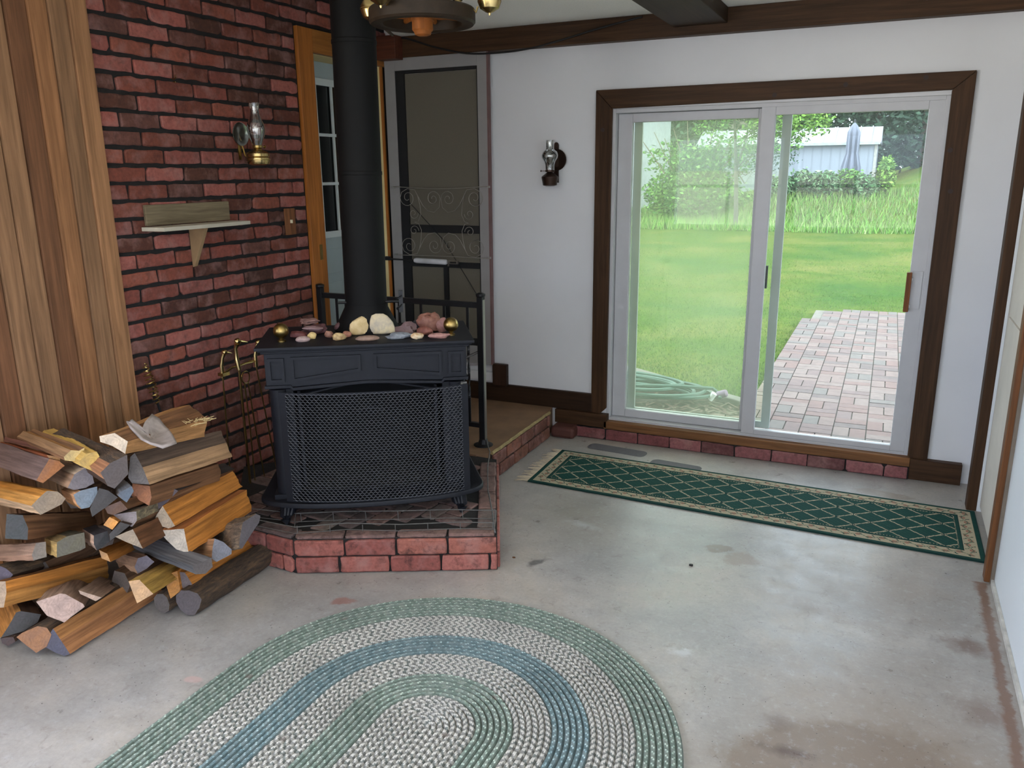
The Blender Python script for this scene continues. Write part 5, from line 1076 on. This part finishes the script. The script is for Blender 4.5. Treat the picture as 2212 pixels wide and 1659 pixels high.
# curled grey bark chip on top, straw shreds
b = B(); ol = [(-2.450, 1.955), (-2.425, 1.955), (-2.395, 1.975), (-2.415, 2.01), (-2.445, 2.065), (-2.42, 2.075), (-2.398, 2.072), (-2.35, 2.05), (-2.31, 2.025), (-2.26, 1.99), (-2.222, 1.965), (-2.21, 1.93), (-2.225, 1.905), (-2.28, 1.905), (-2.345, 1.925), (-2.40, 1.93)]
cx = sum(p[0] for p in ol)/len(ol); cy = sum(p[1] for p in ol)/len(ol); rows = 6; vv = []
for k in range(rows+1):
    f = k/rows
    for (x, y) in ol:
        xx, yy = cx+(x-cx)*f, cy+(y-cy)*f; vv.append((xx, yy, topz(xx, yy)+.006+.012*f*f*(1+nz(x*30, y*30))+.005*nz(xx*22, yy*22, 3)))
n_ = len(ol)
b.add(vv, [(k*n_+i, k*n_+(i+1) % n_, (k+1)*n_+(i+1) % n_, (k+1)*n_+i) for k in range(rows) for i in range(n_)])
o = obj('bark_chip', b, M_('grey_bark_chip', (152, 140, 134), .9, amt=.3, scale=25, bump=.5), smooth=True); md = o.modifiers.new('thickness', 'SOLIDIFY'); md.thickness = .008
tag(o, 'curled silver-grey piece of bark lying on the topmost log', 'bark chip')
b = B()
for k in range(22):
    x, y = -2.36+random.uniform(-.04, .04), 2.19+random.uniform(-.05, .05); a = random.uniform(0, pi); l = random.uniform(.02, .05); z = topz(x, y)+.003; b.tube([(x, y, z), (x+l*cos(a), y+l*sin(a), z+random.uniform(0, .006))], .0012, 4)
tag(obj('straw_shreds', b, M_('pale_straw', (206, 182, 132), .8)), 'pale straw shreds scattered on the far end of the topmost log', 'straw', kind='stuff')
# ------------------------------------------------------------------ garden outside the sliding door
def sstep(a, b_, x): t = max(0, min(1, (x-a)/(b_-a))); return t*t*(3-2*t)
def gz(x, y):
    h = .35+.55*sstep(-7, -3.5, x)+1.5*sstep(-.6, 4, x)
    return h*sstep(24.5, 29, y)+.6*sstep(29, 40, y)-.03+.02*nz(x*.5, y*.5)
def ground():
    b = B(); xs = [-40+1.0*i for i in range(71)]; ys = [4.89, 6, 7, 8, 9, 10, 12, 14, 16, 18, 20, 22]+[24+.5*i for i in range(16)]+[33, 36, 40, 50, 70, 90]
    for y in ys:
        for x in xs: b.v.append((x, y, gz(x, y)))
    n = len(xs)
    for i in range(len(ys)-1):
        for j2 in range(n-1): b.f.append((i*n+j2, i*n+j2+1, (i+1)*n+j2+1, (i+1)*n+j2)); b.m.append(0); b.c.append(1)
    m = NT('mown_lawn'); v = m.coord('Object'); f = m.noise(v, .45, 5, .6, .5); g = m.noise(v, 14, 5, .7)
    c = m.ramp(f, [(.32, lin((42, 68, 14))), (.5, lin((61, 76, 20))), (.66, lin((82, 84, 36)))])
    c = m.mix(1, c, m.ramp(g, [(.25, gray(.66)), (.7, gray(1.3))]), 'MULTIPLY'); m.col(c); m.rough(.95); m.bump(g, .6, .03); m.b.inputs['Specular IOR Level'].default_value = .1
    return obj('ground', b, m.mat, smooth=True)
struct(ground())
LF = M_('leaf_surface', None, .7, attr=True, amt=.12, scale=3, spec=.2)
OD = .56
def grassblades(name, n, fx, h0, h1, w, cols, lab, gz_=True):
    b = B()
    for i in range(n):
        x, y = fx(); z = gz(x, y); h = random.uniform(h0, h1); a = random.uniform(0, pi); dx, dy = cos(a)*w, sin(a)*w; lx, ly = random.gauss(0, h*.3), random.gauss(0, h*.3); k = random.uniform(.8, 1.2)
        b.add([(x-dx, y-dy, z), (x+dx, y+dy, z), (x+lx, y+ly, z+h)], [(0, 1, 2)], c=lin(tuple(min(255, q*k*OD) for q in random.choice(cols))))
    tag(obj(name, b, LF, attr=True), lab, 'grass', kind='stuff')
def fx_l():
    while True:
        y = 6.1+random.random()**1.6*17; x = random.uniform(-.36*y-.4, .5)
        if x < -.8 or y > 10.7: return x, y
grassblades('lawn_grass', 60000, fx_l, .01, .03, .003, [(104, 150, 44), (124, 158, 58), (88, 140, 36)], 'short mown lawn grass beyond the brick patio')
grassblades('tall_grass', 16000, lambda: (random.uniform(-11, 3), random.uniform(24.2, 28.6)), .08, .34, .014, [(150, 212, 80), (172, 216, 100), (190, 208, 130), (124, 196, 64)], 'tall unmown grass on the bank at the far side of the lawn')
# patio of pavers in basket weave
def in_patio(x, y):
    e = -.76+.06*nz(y*1.3)-.0
    if y > 9.4: e += (y-9.4)**2*.35
    if 5.4 < y < 6.2: e -= (6.2-y)*.25
    return x > e and y < 10.45
b = B(); m_ = .1; PV = [(80, 64, 58), (88, 72, 64), (72, 60, 54), (84, 64, 56), (76, 69, 62), (90, 76, 68)]
s2 = .2
iy = 0
while 4.92+iy*s2 < 10.5:
    ix = 0
    while -1.6+ix*s2 < 2.6:
        x0, y0_ = -1.6+ix*s2, 4.92+iy*s2; ix += 1
        if not in_patio(x0+.1, y0_+.1): continue
        for q in range(2):
            if (ix+iy) % 2: a = (x0, x0+s2, y0_+q*m_, y0_+(q+1)*m_)
            else: a = (x0+q*m_, x0+(q+1)*m_, y0_, y0_+s2)
            h = .012+.004*random.random(); g_ = .0035; gc = lin(random.choice(PV))
            b.box(a[0]+g_, a[1]-g_, a[2]+g_, a[3]-g_, -.02, h, c=gc)
    iy += 1
pt = struct(obj('patio', b, M_('brick_pavers', None, .8, attr=True, amt=.2, scale=20, bump=.2), attr=True, rot=(0, 0, 0)))
b = B(); b.box(-.7, 2.6, 4.92, 10.4, -.02, .004); obj('joint_sand', b, M_('joint_sand', (87, 82, 70), .9), pt)
# mulch bed, edging, hose
b = B()
for i in range(2600):
    x, y = random.uniform(-3.4, -.80), random.uniform(4.92, 6.9)
    if y > 6.0-(x+1.17)*.62: continue
    a = random.uniform(0, pi); l, w = random.uniform(.02, .055), random.uniform(.006, .012); dx, dy = cos(a), sin(a); z = random.uniform(0, .02)
    tl = random.uniform(-.01, .01)
    b.add([(x-dx*l-dy*w, y-dy*l+dx*w, z), (x-dx*l+dy*w, y-dy*l-dx*w, z), (x+dx*l+dy*w, y+dy*l-dx*w, z+tl+.006), (x+dx*l-dy*w, y+dy*l+dx*w, z+tl+.006)], [(0, 1, 2, 3)], c=lin(random.choice([(64, 44, 39), (75, 57, 50), (52, 36, 30), (87, 75, 65)])))
b.add([(-3.5, 4.9, -.004), (-.8, 4.9, -.004), (-.8, 5.77, -.004), (-3.5, 7.44, -.004)], [(0, 1, 2, 3)], c=lin((52, 38, 33)))
tag(obj('mulch_bed', b, LF, attr=True), 'red-brown wood chip mulch in the bed against the house', 'mulch', kind='stuff')
b = B(); M0 = Matrix.Translation((-1.17, 6.02, 0)) @ Matrix.Rotation(-.555, 4, 'Z'); b.box(-2.6, .44, -.05, .05, -.03, .05, M=M0)
tag(obj('bed_edging', b, M_('pale_concrete_edging', (92, 87, 82), .9), bevel=.01), 'pale concrete edging between the lawn and the mulch bed', 'edging')
hs = thing('garden_hose', 'coiled green garden hose lying on the mulch outside the fixed glass panel', 'garden hose', (-1.62, 5.80, .01))
b = B(); pts = []
for i in range(260):
    a = i*.19; r = .30+.10*nz(i*.04)+.05*sin(i*.11); pts.append((r*1.35*cos(a)+.04*sin(i*.023)*3, r*.62*sin(a)-.05*nz(i*.05, 3), .03+.09*i/260+.02*nz(i*.1, 7)))
pts += [(.56, .02, .10), (.63, -.06, .05)]
b.tube(catmull(pts, 2), .014, 6); obj('hose', b, M_('green_hose', (47, 73, 65), .5), hs, smooth='auto')
b = B(); b.lathe([(.02, 0), (.028, .01), (.028, .07), (.02, .08)], 14, Matrix.Translation((.60, -.02, .06)) @ Matrix.Rotation(1.2, 4, 'Y')); obj('hose_nozzle', b, M_('purple_nozzle', (110, 84, 112), .5), hs, smooth='auto')
b = B(); b.lathe([(.018, 0), (.022, .06)], 12, Matrix.Translation((.56, -.05, .03)) @ Matrix.Rotation(.5, 4, 'Y')); obj('white_coupling', b, M_('white_coupling', (190, 190, 190), .5), hs)

def leaves(b, c, rad, n, size, cols, flat=0, keep=None):
    for i in range(n):
        while True:
            d = Vector((random.uniform(-1, 1), random.uniform(-1, 1), random.uniform(-1, 1)))
            if d.length <= 1 and (d.length > .35 or random.random() < .4): break
        lump = 1+.35*nz(d.x*2.5+c[0], d.y*2.5+c[1], d.z*2.5+c[2])
        p = Vector((c[0]+d.x*rad[0]*lump, c[1]+d.y*rad[1]*lump, c[2]+d.z*rad[2]*lump))
        if keep and not keep(p): continue
        u = Vector((random.gauss(0, 1), random.gauss(0, 1), random.gauss(0, .6))).normalized(); w = u.cross(Vector((random.gauss(0, 1), random.gauss(0, 1), random.gauss(0, 1)))).normalized(); s_ = size*random.uniform(.6, 1.3); k = random.uniform(.8, 1.2)
        b.add([p-u*s_, p+w*s_*.45, p+u*s_, p-w*s_*.45], [(0, 1, 2, 3)], c=lin(tuple(min(255, q*k*OD) for q in random.choice(cols))))
def stems(b, base, tops, r=.02):
    for t_ in tops:
        t_ = Vector(t_); m1 = Vector(base).lerp(t_, .5)+Vector((random.uniform(-.1, .1), 0, random.uniform(0, .15))); b.tube([base, m1, t_], [r, r*.7, r*.3], 5)
def plant(name, lab, cat, c, parts, cols, size, tops, grp=None, r=.02, stemcol=(84, 74, 60)):
    o = thing(name, lab, cat, (0, 0, 0), group=grp); o.location = (c[0], c[1], gz(c[0], c[1]))
    b = B()
    for (off, rad, n) in parts: leaves(b, off, rad, n, size, cols)
    obj('foliage', b, LF, o, attr=True)
    b = B(); stems(b, (0, 0, 0), tops, r); obj('stem', b, M_('grey_stem', stemcol, .9), o)
    return o
GA = [(112, 176, 62), (136, 196, 80), (92, 156, 64), (156, 206, 104)]; GB = [(66, 104, 66), (54, 92, 58), (80, 116, 78), (90, 126, 92)]; GC = [(170, 220, 90), (150, 208, 74), (130, 192, 70)]; GD = [(122, 176, 108), (146, 194, 128), (104, 158, 96), (176, 210, 150)]
random.seed(21)
plant('lilac_shrub', 'large loose shrub with bare upright stems behind the fixed glass panel', 'shrub', (-5.75, 26.6), [((0, 0, .75), (1.7, .9, .75), 6500), ((.1, 0, 1.6), (.9, .6, .7), 2600), ((-.9, .3, 1.9), (.9, .5, .6), 500), ((1.0, .2, 1.9), (.9, .5, .7), 800)], GA, .075, [(-1.9, 0, 2.6), (-1.4, 0, 2.7), (-1.1, .2, 2.5), (-.8, .1, 2.8), (-.35, 0, 3.1), (-.1, 0, 2.4), (.55, 0, 3.0), (.75, 0, 2.5), (1.3, 0, 2.9), (1.7, 0, 2.7), (2.0, 0, 2.2)], r=.035)
for k, (x, n, w, h, cl, lb) in enumerate([(-3.35, 900, .55, .42, GD, 'pale green leafy garden plant nearest the left side of the shed'), (-2.65, 1000, .55, .52, GD, 'pale green garden plant second from the left in front of the shed'), (-1.95, 1000, .5, .5, GD, 'broad-leaved garden plant left of the closed parasol'), (-1.25, 900, .5, .52, GA, 'green garden plant at the foot of the closed parasol'), (-.75, 700, .42, .45, GD, 'green garden plant right of the closed parasol'), (-.22, 800, .30, .72, GC, 'tall yellow-green plant at the right end of the garden bed')]):
    plant('garden_plant', lb, 'plant', (x, 28.2+.3*(k % 2)), [((0, 0, h*.85), (w, .4, h*.8), n)], cl, .07, [(.1, 0, h), (-.2, 0, h*1.2), (.2, 0, h*1.3)], 'plants in the far garden bed', stemcol=(60, 80, 44))
# overhanging young tree
t = thing('young_tree', 'young tree with airy bright green leaves reaching across in front of the white shed', 'tree', (-4.35, 25.0, gz(-4.35, 25)))
b = B()
leaves(b, (1.55, 0, 3.0), (1.2, .7, .5), 1900, .065, GC); leaves(b, (1.0, 0, 2.5), (1.0, .6, .5), 1000, .055, GA); leaves(b, (.8, 0, 2.0), (1.1, .5, .5), 700, .045, GB); leaves(b, (.2, 0, 3.9), (2.0, .9, .8), 1600, .07, GC); leaves(b, (-.6, 0, 3.0), (.6, .6, .6), 420, .06, GA)
obj('foliage', b, LF, t, attr=True)
b = B(); b.tube([(.22, 0, 0), (.15, 0, 1.4), (.05, 0, 2.6), (-.1, 0, 4)], [.07, .06, .04, .02], 8)
for e in ((1.6, .1, 3.2), (1.3, 0, 2.5), (.9, 0, 1.9), (.6, 0, 1.6), (2.2, 0, 3.4)): b.tube([(.12, 0, 1.7), (.4, 0, e[2]*.8), e], [.03, .015, .006], 6)
obj('branches', b, M_('grey_branch', (58, 54, 50), .9), t)
# trees behind
random.seed(5)
def tree(lab, x, y, h, w, cols, n=3600, size=.16, grp='trees behind the garden'):
    o = thing('background_tree', lab, 'tree', (x, y, gz(x, y)), group=grp); b = B()
    leaves(b, (0, 0, h*.52), (w, w*.7, h*.52), n, size, cols); leaves(b, (0, 0, h*.2), (w*.9, w*.5, h*.25), n//3, size, cols)
    obj('foliage', b, LF, o, attr=True)
    b = B(); b.tube([(0, 0, 0), (0, 0, h*.85)], [.2, .05], 8); obj('trunk', b, M_('dark_trunk', (70, 60, 52), .9), o)
for (x, y, h, w, cl, lb) in [(-13.2, 41, 8.5, 2.4, GB, 'dense blue-green tree farthest left through the fixed panel'), (-10.0, 43, 9, 2.0, GB, 'dense blue-green tree behind the left half of the loose shrub'), (-8.0, 38.6, 8, 1.8, GB, 'dark green tree behind the right half of the loose shrub'), (-5.6, 42, 5.6, 1.3, GD, 'pale green tree behind the middle stile of the sliding door'), (-4.0, 41, 4.4, 1.1, GB, 'small dark tree peeking over the left end of the shed roof'), (-.9, 43, 9, 2.0, GB, 'dark tree behind the right end of the shed roof'), (1.0, 37.4, 8, 2.0, [(58, 92, 62), (70, 106, 76), (84, 118, 92)], 'dark evergreen tree right of the white shed'), (4.6, 34, 8, 2.2, GB, 'dark tree at the right edge of the sliding door view'), (-17.5, 37, 8, 2.4, GB, 'dark tree behind the white house, at the far left of the fixed panel')]:  # dark greens are the foliage's own colour
    tree(lb, x, y, h, w, cl)
random.seed(9)
# far hedge closing the view
b = B(); leaves(b, (-4, 62, 5), (30, 2.5, 9), 9000, .5, GB, keep=lambda p: p.z > -.5); leaves(b, (2, 59, 3), (14, 2, 5), 3000, .4, GB, keep=lambda p: p.z > 0)
tag(obj('distant_woodland', b, LF, attr=True), 'distant grey-green woodland closing the view behind the garden', 'woodland', kind='stuff')
# white shed
sz = gz(-3, 33); s1 = thing('garden_shed', 'white garden shed with pale standing-seam metal roof behind the plants', 'shed', (-3.6, 34, 1.2))
WS = M_('white_shed_siding', (114, 119, 126), .6, amt=.03, scale=2); b = B(); X0, X1 = -3.6, 2.95
b.box(X0, X1, 0, 2.6, -.6, 1.45); 
x = X0
while x < X1: b.box(x, x+.02, -.012, 0, -.6, 1.44, c=1); x += .33
obj('siding', b, WS, s1)
b = B(); b.add([(X0-.15, -.2, 1.45), (X1+.12, -.2, 1.45), (X1+.12, 1.1, 2.05), (X0-.15, 1.1, 2.05), (X1+.12, 2.8, 1.35), (X0-.15, 2.8, 1.35), (X0-.15, -.2, 1.41), (X1+.12, -.2, 1.41)], [(0, 1, 2, 3), (3, 2, 4, 5), (6, 7, 1, 0), (1, 7, 4, 2)])
x = X0
while x < X1+.1:
    b.add([(x, -.2, 1.452), (x+.035, -.2, 1.452), (x+.035, 1.1, 2.052), (x, 1.1, 2.052), (x, -.2, 1.49), (x+.035, -.2, 1.49), (x+.035, 1.1, 2.09), (x, 1.1, 2.09)], [(4, 5, 6, 7), (0, 4, 7, 3), (1, 2, 6, 5), (0, 1, 5, 4)]); x += .42
obj('roof', b, M_('pale_metal_roof', (125, 127, 132), .45, metal=0, amt=.04), s1)
b = B(); b.box(X0-.15, X1+.1, -.29, -.2, 1.36, 1.46); obj('gutter', b, M_('mint_white_gutter', (126, 136, 132), .5), s1)
b = B(); b.box(X1-.09, X1+.012, -.02, .012, -.6, 1.44); obj('corner_board', b, M_('cream_corner_board', (131, 129, 120), .6), s1)
# closed parasol
u = thing('closed_parasol', 'closed pale grey garden parasol standing in front of the white shed', 'parasol', (-1.28, 29.0, gz(-1.28, 29)))
zb2 = gz(-1.28, 29)
b = B(); N = 32; vv = []; prof = [(.03, 3.02), (.10, 2.93), (.17, 2.74), (.165, 2.45), (.16, 2.15), (.155, 2.10), (.19, 1.95), (.25, 1.65), (.27, 1.3)]
for r, z in prof:
    for i in range(N): k = 1+.22*(1 if i % 4 < 2 else -1)*min(1, (3.05-z)*2); vv.append((r*k*cos(2*pi*i/N), r*k*sin(2*pi*i/N), z-zb2+.08))
b.add(vv, [(k*N+i, k*N+(i+1) % N, (k+1)*N+(i+1) % N, (k+1)*N+i) for k in range(len(prof)-1) for i in range(N)]); obj('canopy', b, M_('grey_parasol_cloth', (85, 89, 99), .8, amt=.05), u, smooth='auto')
b = B(); b.tube([(0, 0, 0), (0, 0, 3.2-zb2)], .025, 8); b.lathe([(.0, 0), (.03, .03), (.035, .06), (.0, .10)], 12, Matrix.Translation((0, 0, 3.12-zb2)), cap=False); obj('pole', b, MT['black'], u)
# houses
h1 = thing('neighbour_house', 'white house wall at the far left edge of the fixed glass panel', 'house', (-10.5, 29, .3))
b = B(); b.box(-4, 2.05, 0, 5, -.5, 3.6); obj('siding', b, M_('white_house_siding', (119, 122, 125), .6), h1)
b = B(); b.box(1.2, 1.8, -.03, 0, .9, 2.3); obj('window', b, M_('pale_grey_window', (176, 176, 184), .3), h1)  # pale grey pane, lighter in colour than the siding
b = B(); b.prism([(-4.3, 3.6), (2.3, 3.6), (-1, 5.4)], 0, 5, M=Matrix(((1, 0, 0, 0), (0, 0, 1, 0), (0, 1, 0, 0), (0, 0, 0, 1)))); obj('roof', b, M_('grey_shingle', (130, 130, 134), .9), h1)
h2 = thing('distant_house', 'cream distant house with a dark-framed window above the shed roof', 'house', (-5.6, 47, 1.5))
b = B(); b.box(-4.2, 1.6, 0, 6, -.5, 5.5); obj('siding', b, M_('cream_siding', (112, 105, 95), .7), h2)
b = B(); b.box(-.2, 1.0, -.04, 0, 2.3, 3.3); w_ = obj('window', b, M_('window_grey', (150, 166, 184), .3), h2)
b = B(); frame(b, -.25, 1.05, 2.25, 3.35, -.08, -.041, .07); b.box(.36, .44, -.08, -.041, 2.32, 3.28); obj('window_frame', b, M_('dark_window_frame', (60, 70, 84), .5), w_)
b = B(); b.prism([(-4.5, 5.5), (1.9, 5.5), (-1.3, 7.2)], 0, 6, M=Matrix(((1, 0, 0, 0), (0, 0, 1, 0), (0, 1, 0, 0), (0, 0, 0, 1)))); obj('roof', b, M_('brown_shingle', (116, 104, 98), .9), h2)
for o in list(bpy.data.objects):
    if o.type == 'EMPTY' and o.parent is None and 'label' not in o and o.get('kind') != 'structure': print('unlabelled', o.name)
